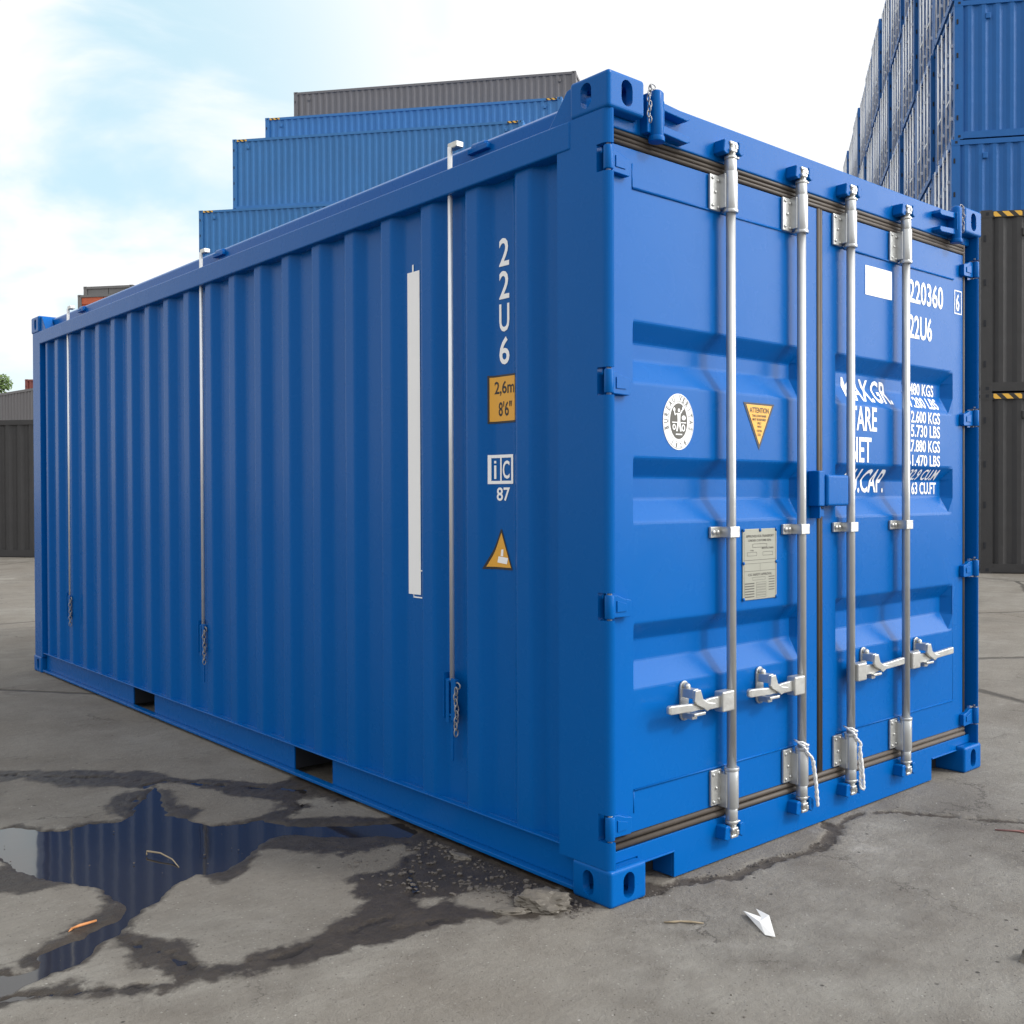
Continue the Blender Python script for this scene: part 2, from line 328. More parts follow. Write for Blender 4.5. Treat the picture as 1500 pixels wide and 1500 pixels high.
stn = tex('Noise', .9, 7, .68); c = mixc(mr(stn.outputs['Fac'], .52, .70, 0, .55), c, (.088, .078, .068, 1))
crv = n('ShaderNodeTexVoronoi'); crv.feature = 'DISTANCE_TO_EDGE'; crv.inputs['Scale'].default_value = 2.3
dsv = n('ShaderNodeMix'); dsv.data_type = 'VECTOR'; dsv.inputs[0].default_value = .35; l(O, dsv.inputs[4]); l(tex('Noise', 2.3, 8, .75).outputs['Color'], dsv.inputs[5]); l(dsv.outputs[1], crv.inputs['Vector'])
craze = mm('MULTIPLY', mr(crv.outputs['Distance'], .002, .014, 1, 0), mr(tex('Noise', 1.7, 3, .5).outputs['Fac'], .54, .62, 0, .75))
c = mixc(craze, c, (.05, .043, .037, 1))
# white and dark flecks
vo = n('ShaderNodeTexVoronoi'); vo.inputs['Scale'].default_value = 26; l(O, vo.inputs['Vector'])
fl = mm('MULTIPLY', mr(vo.outputs['Distance'], .06, .10, 1, 0), mr(tex('Noise', 6, 2, .5).outputs['Fac'], .6, .66, 0, 1))
c = mixc(fl, c, (.5, .48, .45, 1))
vo2 = n('ShaderNodeTexVoronoi'); vo2.inputs['Scale'].default_value = 15; l(O, vo2.inputs['Vector'])
fl2 = mm('MULTIPLY', mr(vo2.outputs['Distance'], .07, .12, 1, 0), mr(tex('Noise', 2.7, 2, .5).outputs['Fac'], .56, .62, 0, 1))
c = mixc(fl2, c, (.05, .045, .04, 1))
vo3 = n('ShaderNodeTexVoronoi'); vo3.inputs['Scale'].default_value = 75; l(O, vo3.inputs['Vector']); sv = n('ShaderNodeSeparateColor'); l(vo3.outputs['Color'], sv.inputs[0])
dot3 = mr(vo3.outputs['Distance'], .16, .26, 1, 0)
c = mixc(mm('MULTIPLY', dot3, mr(sv.outputs[0], .80, .88, 0, .6)), c, (.34, .33, .30, 1))
c = mixc(mm('MULTIPLY', dot3, mr(sv.outputs[1], .76, .84, 0, .65)), c, (.06, .052, .045, 1))
# hairline cracks of the far slabs
vc = n('ShaderNodeTexVoronoi'); vc.feature = 'DISTANCE_TO_EDGE'; vc.inputs['Scale'].default_value = .21
ds = n('ShaderNodeMix'); ds.data_type = 'VECTOR'; ds.inputs[0].default_value = .12; l(O, ds.inputs[4]); l(tex('Noise', 1.1, 6, .7).outputs['Color'], ds.inputs[5]); l(ds.outputs[1], vc.inputs['Vector'])
sx = n('ShaderNodeSeparateXYZ'); l(O, sx.inputs[0])
r2n = mm('ADD', mm('MULTIPLY', mm('SUBTRACT', sx.outputs[0], .2), mm('SUBTRACT', sx.outputs[0], .2)), mm('MULTIPLY', mm('SUBTRACT', sx.outputs[1], .8), mm('SUBTRACT', sx.outputs[1], .8)))
farm = mr(r2n, 10, 13, 0, 1)
hair = mm('MULTIPLY', mr(vc.outputs['Distance'], .0015, .006, 1, 0), farm)
c = mixc(mm('MULTIPLY', hair, .8), c, (.05, .045, .04, 1))
at = n('ShaderNodeAttribute'); at.attribute_name = 'wet'; ac = n('ShaderNodeAttribute'); ac.attribute_name = 'crack'
jit = mm('ADD', mm('MULTIPLY', mm('SUBTRACT', fin.outputs['Fac'], .5), .9), mm('MULTIPLY', mm('SUBTRACT', tex('Noise', 14, 6, .7).outputs['Fac'], .5), .9))
wm = mr(mm('ADD', at.outputs['Fac'], jit), .32, .72, 0, 1)
cm = mr(mm('ADD', ac.outputs['Fac'], jit), .45, .75, 0, 1)
wetc = mixc(mr(tex('Noise', 9, 8, .75).outputs['Fac'], .3, .7, 0, 1), (.022, .017, .013, 1), (.060, .048, .037, 1))
c = mixc(wm, c, wetc); c = mixc(mm('MULTIPLY', cm, .9), c, mixc(wm, (.055, .045, .038, 1), (.016, .013, .012, 1)))
c = mixc(mm('MULTIPLY', mm('MULTIPLY', wm, mr(gra.outputs['Fac'], .62, .7, 0, 1)), .35), c, (.16, .14, .12, 1))
l(c, p.inputs['Base Color'])
rg = mr(wm, 0, 1, .88, .42); l(rg, p.inputs['Roughness']); p.inputs['Specular IOR Level'].default_value = .35
bp = n('ShaderNodeBump'); bp.inputs['Distance'].default_value = .008; bp.inputs['Strength'].default_value = 1.0
hh = mm('ADD', mm('MULTIPLY', fin.outputs['Fac'], 1), mm('ADD', mm('MULTIPLY', med.outputs['Fac'], 1.6), mm('MULTIPLY', gra.outputs['Fac'], .35)))
hh = mm('SUBTRACT', hh, mm('MULTIPLY', hair, 2)); l(hh, bp.inputs['Height']); l(bp.outputs[0], p.inputs['Normal'])
me.materials.append(GM); go = bpy.data.objects.new('ground', me); C.objects.link(go); tag(go, kind='structure')
WM, t, p = new_mat('still_puddle_water'); p.inputs['Base Color'].default_value = (.024, .022, .022, 1); p.inputs['Roughness'].default_value = .05
p.inputs['IOR'].default_value = 1.40; p.inputs['Specular IOR Level'].default_value = .62
n = t.nodes.new; nb = n('ShaderNodeTexNoise'); nb.inputs['Scale'].default_value = 5; tcn = n('ShaderNodeTexCoord'); t.links.new(tcn.outputs['Object'], nb.inputs['Vector'])
bp = n('ShaderNodeBump'); bp.inputs['Distance'].default_value = .0006; t.links.new(nb.outputs['Fac'], bp.inputs['Height']); t.links.new(bp.outputs[0], p.inputs['Normal'])
q = MB(); vs = [q.bm.verts.new(v) for v in ((-1.74, .55, -.0052), (.06, .55, -.0052), (.06, 2.6, -.0052), (-1.74, 2.6, -.0052))]; q.bm.faces.new(vs)
tag(q.build('puddle_water', WM), kind='structure')
# ------------------------------------------------------------------ the blue hard-top container (corner at the origin, doors face -y, long side faces -x)
W_, LN, H_ = 2.438, 6.058, 2.591
box_root = empty('shipping_container', (0, 0, 0))
tag(box_root, 'large clean blue shipping container in the foreground with four steel door rods', 'container')
R0 = box_root
# corner castings with oval apertures
def oval(w_, h_, seg=8):
    r = w_/2; s_ = h_/2-r; pts = []
    for i in range(seg+1): a_ = pi*i/seg; pts.append((r*cos(a_), s_+r*sin(a_)))
    for i in range(seg+1): a_ = pi+pi*i/seg; pts.append((r*cos(a_), -s_+r*sin(a_)))
    return pts
def make_casting(top):
    q = MB(); q.box(0, .162, 0, .178, 0, .118); o = q.build('corner_casting', BLUE)
    bv = o.modifiers.new('b', 'BEVEL'); bv.width = .012; bv.segments = 4; bake(o)
    cs = []
    q = MB(); q.box(.028, .134, .028, .150, .026, .092); cs.append(q.build('c', BLUE))
    q = MB(); q.prism([(.081+a, .059+b) for a, b in oval(.05, .082)], -.02, .05, 'y'); cs.append(q.build('c', BLUE))
    q = MB(); q.prism([(.102+a, .059+b) for a, b in oval(.05, .080)], -.02, .05, 'x'); cs.append(q.build('c', BLUE))
    za = (.09, .14) if top else (-.02, .03)
    q = MB(); q.prism([(.081+a, .089+b) for a, b in oval(.062, .11)], za[0], za[1], 'z'); cs.append(q.build('c', BLUE))
    cut(o, cs)
    for f in o.data.polygons: f.use_smooth = False
    return o
cast = {True: make_casting(True), False: make_casting(False)}
for top in (True, False):
    first = True
    for X in (0, 1):
        for Y in (0, 1):
            o = cast[top] if first else cast[top].copy()
            if not first: C.objects.link(o)
            first = False
            o.parent = R0; o.location = (W_*X, LN*Y, (H_-.118) if top else 0); o.scale = (1-2*X, 1-2*Y, 1)
# corner posts
def arc(cx, cy, r, a0, a1, k=6): return [(cx+r*cos(radians(a0+(a1-a0)*i/k)), cy+r*sin(radians(a0+(a1-a0)*i/k))) for i in range(k+1)]
HZ = (2.325, 1.635, .935, .245)
def post(mx):
    po = arc(.029, .031, .027, 180, 264)+[(.030, .010), (.030, .095), (.022, .098), (.022, .24), (.002, .24)]
    if mx: po = [(W_-x, y) for x, y in po]
    q = MB(); q.prism(po, .117, H_-.117, 'z'); o = q.build('corner_post', BLUE, R0)
    cs = []
    for z in HZ:
        q = MB(); xa, xb = (-.02, .045) if not mx else (W_-.045, W_+.02); q.box(xa, xb, -.02, .056, z-.043, z+.043); cs.append(q.build('c', BLUE))
    cut(o, cs); return o
post(0); post(1)
for xa in (.0302, W_-.075): MB().box(xa, xa+.0448, .085, .2, .12, H_-.12).build('door_jamb', BLUE, R0, .004)
for X in (0, 1):   # rear posts
    po = [(0.003, 5.86), (.003, 6.035), (.02, 6.052), (.15, 6.052), (.15, 5.93), (.06, 5.86)]
    if X: po = [(W_-x, y) for x, y in po]
    MB().prism(po, .117, H_-.117, 'z').build('corner_post', BLUE, R0, .004)
# side panels: trapezoidal corrugation
PIT_ = .2833; XO, DP = .019, .034
brk = []
brk.append((.205, XO+DP))
for k in range(19):
    e = .477+PIT_*k
    brk += [(e-.126, XO+DP), (e-.078, XO), (e, XO), (e+.042, XO+DP)]
brk += [(5.705, XO+DP), (5.735, XO), (5.790, XO), (5.820, XO+DP), (5.861, XO+DP)]
def fillet(pts, r=.013, k=4):
    outp = [pts[0]]
    for a_, b_, c_ in zip(pts, pts[1:], pts[2:]):
        a_, b_, c_ = Vector(a_), Vector(b_), Vector(c_)
        if (b_-a_).length < 1e-5 or (c_-b_).length < 1e-5: outp.append(tuple(b_)); continue
        p0 = b_+(a_-b_).normalized()*r; p2 = b_+(c_-b_).normalized()*r
        for i in range(k+1):
            t_ = i/k; outp.append(tuple(p0*(1-t_)**2+b_*2*t_*(1-t_)+p2*t_*t_))
    outp.append(pts[-1]); return outp
prof = fillet(brk)
def xside(y):
    for (a_, xa), (b_, xb) in zip(prof, prof[1:]):
        if a_ <= y <= b_: return xa+(xb-xa)*(y-a_)/max(1e-9, b_-a_)
    return XO+DP
def corr_panel(name, pr, z0, z1, mx, mat, parent, th=.0025):
    q = MB(); fl_ = (lambda x: W_-x) if mx else (lambda x: x)
    a_ = [(q.bm.verts.new((fl_(x), y, z0)), q.bm.verts.new((fl_(x), y, z1))) for y, x in pr]
    for A, B in zip(a_, a_[1:]): q.bm.faces.new((A[0], B[0], B[1], A[1]))
    return q.build(name, mat, parent)
for X in (0, 1): corr_panel('side_panel', prof, .150, 2.40, X, BLUE, R0)
# top and bottom side rails with fork pockets
for X in (0, 1):
    fx = (lambda x: W_-x) if X else (lambda x: x)
    def bx2(q, x0, x1, *a_): q.box(min(fx(x0), fx(x1)), max(fx(x0), fx(x1)), *a_)
    q = MB(); bx2(q, -.0015, .062, .176, 5.862, 2.382, 2.474); q.build('top_rail', BLUE, R0, .006, 3)
    PK = ((1.757, 2.104), (3.80, 4.135))
    q = MB(); ys = [.176]+[v for pk in PK for v in pk]+[5.862]
    for a_, b_ in zip(ys[::2], ys[1::2]):
        bx2(q, .034, .042, a_, b_, .0265, .1435)
    bx2(q, .034, .060, .176, 5.862, .1436, .150)      # ledge under the corrugation
    bx2(q, .004, .040, .176, 5.862, .0135, .0262)     # outward bottom flange
    bx2(q, .006, .0338, .176, 5.862, .1445, .150)
    q.build('bottom_rail', BLUE, R0, .0015, 1)
    for a_, b_ in PK:
        q = MB()
        for yv in (a_-.006, b_): bx2(q, .0425, .6, yv, yv+.006, .026, .143)
        bx2(q, .0425, .6, a_, b_, .136, .142)
        bx2(q, .58, .59, a_, b_, .03, .136)
        q.build('fork_pocket', INNER, R0)
q = MB(); q.box(.07, W_-.07, .2, 5.85, .151, .18); q.build('floor', INNER, R0)
# roof: raised hard-top hatch with skirt
q = MB()
q.prism([(.085, 2.47), (.085, 2.562), (.105, 2.578), (W_/2, 2.592), (W_-.105, 2.578), (W_-.085, 2.562), (W_-.085, 2.47)], .20, 5.85, 'y')
q.build('roof_hatch', BLUE, R0, .006, 2)
for X in (0, 1):
    fx = (lambda x: W_-x) if X else (lambda x: x)
    for (ya, yb) in ((.176, .30), (5.882, 5.75)):
        po = [(ya, 2.474), (ya, 2.585), (ya+(yb-ya)*.25, 2.58), (yb, 2.475)]
        x0, x1 = sorted((fx(.015), fx(.08))); MB().prism(po, x0, x1, 'x').build('roof_gusset', BLUE, R0, .003)
# header and sill
q = MB(); q.prism([(.031, 2.4355), (.031, 2.4728), (.164, 2.4728), (.164, 2.566), (W_-.164, 2.566), (W_-.164, 2.4728), (W_-.031, 2.4728), (W_-.031, 2.4355)], .045, .16, 'y')
q.build('door_header', BLUE, R0, .006, 3)
q = MB(); q.prism([(.031, .119), (.031, .155), (W_-.031, .155), (W_-.031, .119), (W_-.163, .119), (W_-.163, .098), (2.05, .098), (2.05, .006), (.338, .006), (.338, .092), (.163, .092), (.163, .119)], .042, .052, 'y')
q.box(.163, .338, .036, .14, .0925, .098); q.box(2.05, W_-.163, .036, .14, .0985, .104); q.box(.338, .344, .0525, .14, .006, .09); q.box(2.044, 2.05, .0525, .14, .006, .096)
q.build('door_sill', BLUE, R0, .0015, 1)
q = MB(); q.box(.165, 2.273, .141, .15, .006, .149); q.box(.031, W_-.031, .0522, .2, .149, .1515); q.build('sill_backing', INNER, R0)
# rear end wall
q = MB(); pr2 = []
x = .15
while x < W_-.15-.2:
    pr2 += [(x, 6.03), (x+.07, 6.03), (x+.10, 6.0), (x+.18, 6.0)]; x += .21
pr2.append((W_-.15, 6.03))
a_ = [(q.bm.verts.new((x, y, .16)), q.bm.verts.new((x, y, 2.47))) for x, y in pr2]
for A, B in zip(a_, a_[1:]): q.bm.faces.new((A[0], B[0], B[1], A[1]))
q.box(.15, W_-.15, 5.95, 6.045, .02, .16); q.box(.15, W_-.15, 5.95, 6.045, 2.45, 2.575); q.build('rear_wall', BLUE, R0)
# doors -----------------------------------------------------------------
BZ = [(2.26, .0), (1.839, .0), (1.778, 1), (1.722, 1), (1.641, 0), (1.402, 0), (1.341, 1), (1.268, 1), (1.192, 0), (.868, 0), (.808, 1), (.736, 1), (.658, 0), (.335, 0)]
YD, DD = .048, .045
def fz_(z):
    for (a_, fa), (b_, fb) in zip(BZ, BZ[1:]):
        if b_ <= z <= a_: return fa+(fb-fa)*(a_-z)/(a_-b_)
    return 0
def ydoor(x, z, xr):
    g = lambda: min(1, max(0, min((x-xr[0])/.006 if x-xr[0] < .006 else 1, (xr[1]-x)/.036)))
    return YD + DD*min(fz_(z), g())
XR = {'L': (.152, 1.09), 'R': (1.300, 2.253)}
def door(side):
    x0, x1 = (.0315, 1.172) if side == 'L' else (1.212, 2.346)
    xr = XR[side]
    zs = sorted(set([.2, .335, 2.26, 2.385]+[z for z, _ in BZ]))
    # finer fillet rows round each fold
    extra = []
    for z, _ in BZ: extra += [z-.006, z+.006]
    zs = sorted(set(zs+extra)); zs = [z for z in zs if .2 <= z <= 2.385]
    xs = [x0, xr[0], xr[0]+.006, xr[1]-.036, xr[1], x1]
    q = MB(); g = [[None]*len(xs) for _ in zs]
    def F(z):
        # rounded folds: average over 12 mm
        return (fz_(z-.005)+fz_(z)*2+fz_(z+.005))/4
    for i, z in enumerate(zs):
        for j, x in enumerate(xs):
            gx_ = 1 if 2 <= j <= 3 else 0
            g[i][j] = q.bm.verts.new((x, YD+DD*min(F(z), gx_), z))
    for i in range(len(zs)-1):
        for j in range(len(xs)-1): q.bm.faces.new((g[i][j], g[i][j+1], g[i+1][j+1], g[i+1][j]))
    o = q.build('door_leaf', BLUE, R0)
    # folded edges, back skin and the weld beads around the pressed panel
    q = MB(); q.box(x0, x1, YD+.0005, YD+.04, 2.379, 2.3852); q.box(x0, x1, YD+.0005, YD+.04, .1998, .206)
    q.box(x0-.0002, x0+.006, YD+.0005, YD+.04, .206, 2.379); q.box(x1-.006, x1+.0002, YD+.0005, YD+.04, .206, 2.379); q.box(x0+.006, x1-.006, YD+.05, YD+.056, .206, 2.379)
    q.build('door_edge', BLUE, o)
    q = MB()
    q.tube([(xr[0], YD-.001, 2.262), (xr[1], YD-.001, 2.262)], .0045, 6); q.tube([(xr[0], YD-.001, .333), (xr[1], YD-.001, .333)], .0038, 6)
    q.tube([(xr[0], YD+.001, 2.262), (xr[0], YD+.001, 2.34)], .003, 6); q.tube([(xr[0], YD+.001, .333), (xr[0], YD+.001, .26)], .003, 6)
    q.tube([(xr[1], YD+.001, .333), (xr[1], YD+.001, .9)], .002, 6)
    q.build('weld_bead', BLUE, o)
    return o
DL, DR = door('L'), door('R')
DL['label'] = 'left door leaf with oval badge, warning triangle and grey placard'; DR['label'] = 'right door leaf with white weight lettering'
# gaskets
def bead(q, a_, b_, axis_, c0, c1, n_=3):
    for i in range(n_):
        u = c0+(c1-c0)*(i+.5)/n_; r = (c1-c0)/n_*.50
        y = .050+(.003 if i % 2 else 0)
        if axis_ == 'x': q.tube([(a_, y, u), (b_, y, u)], r, 8)
        else: q.tube([(u, y, a_), (u, y, b_)], r, 8)
q = MB(); bead(q, .031, W_-.080, 'x', 2.388, 2.434, 3); q.build('door_gasket', RUB, R0)
q = MB(); bead(q, .031, W_-.080, 'x', .156, .199, 2); q.build('door_gasket', RUB, R0)
q = MB(); bead(q, .2, 2.386, 'z', 1.173, 1.211, 2); q.box(1.173, 1.211, .052, .09, .156, 2.434); q.build('door_gasket', RUB, R0)
q = MB(); bead(q, .156, 2.434, 'z', 2.3465, 2.362, 1); q.build('door_gasket', RUB, R0)
for a_, b_ in ((.1552, .1985), (2.3865, 2.4352)): MB().box(.031, 2.36, .062, .09, a_, b_).build('gasket_backing', RUBD, R0)
# hinges
def hinge(mx, z):
    fx = (lambda x: W_-x) if mx else (lambda x: x)
    def B(q, x0, x1, *a_): q.box(min(fx(x0), fx(x1)), max(fx(x0), fx(x1)), *a_)
    q = MB()
    q.prism([(fx(x), zz) for x, zz in ((.022, z+.033), (.060, z+.033), (.092, z+.020), (.122, z+.014), (.122, z-.034), (.115, z-.039), (.022, z-.036))], .026, .0475, 'y')
    q.tube([(fx(.019), .021, z-.037), (fx(.019), .021, z+.037)], .0155, 16)
    o = q.build('door_hinge', BLUE, R0, .0025, 2)
    q = MB(); q.tube([(fx(.019), .021, z-.050), (fx(.019), .021, z+.052)], .008, 12); q.tube([(fx(.019), .021, z+.045), (fx(.019), .021, z+.052)], .0125, 12); q.build('hinge_pin', GALVB, o)
    q = MB(); q.prism([(fx(x), zz) for x, zz in ((.055, z+.016), (.098, z+.004), (.098, z-.02), (.055, z-.02))], .0225, .0262, 'y'); q.build('hinge_boss', BLUE, o, .001)
for z in HZ: hinge(0, z); hinge(1, z)
# header lock pins
def lockpin(mx):
    fx = (lambda x: W_-x) if mx else (lambda x: x)
    q = MB()
    for zt in (2.535, 2.462):
        q.prism([(fx(x), zz) for x, zz in ((.205, zt+.012), (.262, zt+.012), (.378, zt+.004), (.385, zt-.012), (.370, zt-.020), (.262, zt-.014), (.205, zt-.014))], .004, .046, 'y')
    x0, x1 = sorted((fx(.208), fx(.248))); q.box(x0, x1, -.006, .046, 2.468, 2.548); xa, xb = sorted((fx(.186), fx(.240))); q.box(xa, xb, .012, .046, 2.44, 2.565)
    o = q.build('header_lock', BLUE, R0, .003, 2)
    q = MB(); q.tube([(fx(.226), .010, 2.425), (fx(.226), .010, 2.572)], .0235, 18); q.ball((fx(.226), .010, 2.572), .0205, (1, 1, .5), 14); q.tube([(fx(.226), .010, 2.415), (fx(.226), .010, 2.432)], .027, 16)
    q.build('lock_pin', BLUE, o, .002)
    q = MB(); z = 2.575
    for i in range(7):
        a_, b_ = ((.006, 0, 0), (0, 0, .011)) if i % 2 else ((0, .006, 0), (0, 0, .011))
        q.torus((fx(.186-.004*(i % 3)), .0, z), 0, .0022, a_, b_, 10, 5); z -= .0165
    q.torus((fx(.198), .0, 2.583), 0, .0022, (.013, 0, 0), (0, 0, .008), 10, 5)
    q.build('lock_chain', CHAIN, o)
lockpin(0); lockpin(1)
# door lock rods with guides, cams and handles
def lock_rod(x, hs, cat):
    """x: rod axis, hs: handle direction, cat: catch offset"""
    YR = .010
    q = MB(); q.tube([(x, YR, .10), (x, YR, 2.485)], .0170, 20); rod = q.build('lock_rod', GALV, R0)
    for top in (1, 0):
        zm = 1.2937; Z = (lambda z: z) if top else (lambda z: .205+(2.385-z))
        def zz(a_, b_): return tuple(sorted((Z(a_), Z(b_))))
        q = MB(); z0, z1 = zz(2.262, 2.385)
        q.box(x-.078, x-.022, .036, .0465, z0, z1)
        g_ = q.build('rod_guide', GALVB, rod, .009 if 0 else .003, 2)
        q = MB(); a_, b_ = zz(2.268, 2.398); q.tube([(x, YR, a_), (x, YR, b_)], .0245, 20)
        q.box(x-.03, x+.016, YR, .046, a_+.004, b_-.01)
        a_, b_ = zz(2.256, 2.268); q.tube([(x, YR, a_), (x, YR, b_)], .0265, 20)
        a_, b_ = zz(2.398, 2.44); q.tube([(x, YR, a_), (x, YR, b_)], .0215, 20)
        q.build('guide_sleeve', GALV, rod, .0015)
        q = MB()
        for rx, rz in ((-.066, 2.372), (-.038, 2.366), (-.052, 2.325), (-.066, 2.278), (-.038, 2.274)): q.ball((x+rx, .035, Z(rz)), .0062, (1, .7, 1), 8)
        q.build('rivet', GALVB, g_)
        q = MB()   # cam end: collar, claw and nib
        a_, b_ = zz(2.440, 2.452); q.tube([(x, YR, a_), (x, YR, b_)], .023, 16)
        a_, b_ = zz(2.452, 2.490); q.tube([(x, YR-.002, a_), (x, YR-.002, b_)], .0155, 12)
        a_, b_ = zz(2.488, 2.499); q.box(x-.022, x+.016, YR-.018, YR+.028, a_, b_)
        a_, b_ = zz(2.462, 2.474); q.box(x-.022, x+.010, YR-.022, YR+.02, a_, b_)
        a_, b_ = zz(2.448, 2.458); q.box(x+.010, x+.040, YR-.008, YR+.022, a_, b_)
        a_, b_ = zz(2.474, 2.492); q.box(x+.004, x+.018, YR-.020, YR+.02, a_, b_)
        q.build('cam_end', GALVB, rod, .003, 2)
        q = MB()   # painted keeper on header / sill
        a_, b_ = zz(2.452, 2.505)
        q.prism([(x-.052, a_+.006), (x-.046, b_-.004), (x-.030, b_), (x-.018, b_-.008), (x-.020, a_+.004), (x-.036, a_)], -.002, .0455, 'y')
        q.prism([(x+.020, a_+.012), (x+.022, b_-.002), (x+.036, b_+.002), (x+.050, b_-.008), (x+.050, a_+.012), (x+.036, a_+.002)], -.010, .0455, 'y')
        q.box(x-.046, x+.046, .030, .0455, a_+.008, b_-.006)
        q.build('cam_keeper', BLUE, rod, .004, 3)
    # middle strap
    q = MB(); q.box(x-.078, x-.02, .036, .0465, 1.133, 1.171); q.box(x-.03, x+.022, YR-.0215, YR-.0175, 1.133, 1.171); q.box(x+.018, x+.024, YR-.020, .047, 1.133, 1.171); q.box(x-.030, x-.024, YR-.020, .047, 1.133, 1.171)
    g_ = q.build('rod_strap', GALVB, rod, .002); q = MB()
    for rx in (-.066, -.044): q.ball((x+rx, .034, 1.152), .009, (1, .8, 1), 10)
    q.build('rivet', GALVB, g_)
    # handle
    zh = .574; s = hs
    q = MB()
    x0, x1 = sorted((x+s*.014, x+s*.078)); q.box(x0, x1, -.016, .024, zh-.036, zh+.034)
    hd = q.build('door_handle', GALVB, rod, .005, 3)
    q = MB(); Ln = .352 if s < 0 else .368
    def bar(pts):
        ring = []
        for u, y, z, wy, hz in pts:
            ring.append([q.bm.verts.new((x+s*u, y+dy*wy, z+dz*hz)) for dy, dz in ((-1,-1),(1,-1),(1,1),(-1,1))])
        for A, B in zip(ring, ring[1:]):
            for k in range(4): q.bm.faces.new((A[k], A[(k+1)%4], B[(k+1)%4], B[k]))
        q.bm.faces.new(ring[0][::-1]); q.bm.faces.new(ring[-1])
    bar([(.07, .004, zh, .007, .020), (.14, .000, zh, .006, .019), (.20, -.004, zh+.001, .008, .012), (.235, -.006, zh+.002, .009, .013), (Ln-.01, -.010, zh+.009, .009, .0145), (Ln, -.010, zh+.009, .006, .010)])
    q.build('handle_lever', GALVB, hd, .003, 2)
    q = MB(); cx_ = x+cat
    q.prism([(cx_+a_*1.0, zh+.016+b_) for a_, b_ in oval(.042, .135, 6)], .039, .0465, 'y')
    ct = q.build('handle_catch', GALVB, rod, .002)
    q = MB()
    q.prism([(cx_-.014, zh+.058), (cx_+.012, zh+.060), (cx_+.026, zh+.026), (cx_+.050, zh+.012), (cx_+.092, zh+.004), (cx_+.066, zh-.010), (cx_+.046, zh-.018), (cx_+.030, zh-.006), (cx_-.006, zh+.010), (cx_-.018, zh+.022)], -.022, -.010, 'y')
    q.prism([(cx_-.016, zh+.030), (cx_-.014, zh+.060), (cx_+.012, zh+.062), (cx_+.014, zh+.032)], -.012, .040, 'y')
    q.box(cx_-.018, cx_+.040, -.020, .038, zh-.028, zh-.018)
    q.box(cx_-.016, cx_+.010, -.008, .040, zh-.040, zh-.026)
    q.ball((cx_, .030, zh+.066), .013, (1, 1.1, .9), 10); q.ball((cx_, .036, zh-.040), .0095, (1, .8, 1), 10)
    q.build('catch_hook', GALVB, ct, .003, 2)
    return rod
lock_rod(.602, -1, -.212); lock_rod(1.019, -1, -.216); lock_rod(1.351, 1, .142); lock_rod(1.773, 1, .143)
# lock box between the doors
q = MB(); q.box(1.112, 1.152, -.004, .0478, 1.236, 1.372); lb = q.build('lock_box', BLUE, R0, .005, 3)
q = MB(); q.box(1.156, 1.303, -.014, .034, 1.236, 1.357); q.build('lock_cover', BLUE, lb, .010, 4)
q = MB(); q.box(1.15, 1.17, .0, .03, 1.25, 1.34); q.box(1.136, 1.168, .010, .0478, 1.196, 1.226); q.box(1.128, 1.137, .004, .0478, 1.19, 1.236); q.build('lock_bracket', BLUE, lb, .002)
# ---------------------------------------------------------------- lettering and stickers
def text_mesh(s_, res=3):
    cu = bpy.data.curves.new('t', 'FONT'); cu.body = s_; cu.resolution_u = res; cu.align_x = 'LEFT'; cu.offset = .016
    o = bpy.data.objects.new('t', cu); C.objects.link(o); bpy.context.view_layer.update()
    me = bpy.data.meshes.new_from_object(o.evaluated_get(bpy.context.evaluated_depsgraph_get()))
    bpy.data.objects.remove(o); bpy.data.curves.remove(cu)
    bm = bmesh.new(); bm.from_mesh(me); bpy.data.meshes.remove(me); return bm
def fit_text(bm, s_, u0, u1, v0, v1, q, slant=0, bold=0):
    b = text_mesh(s_); xs = [v.co.x for v in b.verts]; ys = [v.co.y for v in b.verts]
    xa, xb, ya, yb = min(xs), max(xs), min(ys), max(ys); mp_ = {}
    for v in b.verts:
        tt = (v.co.y-ya)/(yb-ya); mp_[v] = q.verts.new((u0+(v.co.x-xa)/(xb-xa)*(u1-u0)+slant*(tt-.5), v0+tt*(v1-v0), 0))
    for f in b.faces:
        try: q.faces.new([mp_[v] for v in f.verts])
        except ValueError: pass
    b.free()
def poly2(q, pts, hole=None):
    if hole is None: q.faces.new([q.verts.new((a_, b_, 0)) for a_, b_ in pts])
    else:
        o_ = [q.verts.new((a_, b_, 0)) for a_, b_ in pts]; i_ = [q.verts.new((a_, b_, 0)) for a_, b_ in hole]
        n_ = len(o_)
        for k in range(n_): q.faces.new((o_[k], o_[(k+1) % n_], i_[(k+1) % n_], i_[k]))
def rect2(q, u0, u1, v0, v1): poly2(q, [(u0, v0), (u1, v0), (u1, v1), (u0, v1)])
def frame2(q, u0, u1, v0, v1, t_): poly2(q, [(u0, v0), (u1, v0), (u1, v1), (u0, v1)], [(u0+t_, v0+t_), (u1-t_, v0+t_), (u1-t_, v1-t_), (u0+t_, v1-t_)])
def ell(cx, cy, a_, b_, k=36): return [(cx+a_*cos(2*pi*i/k), cy+b_*sin(2*pi*i/k)) for i in range(k)]
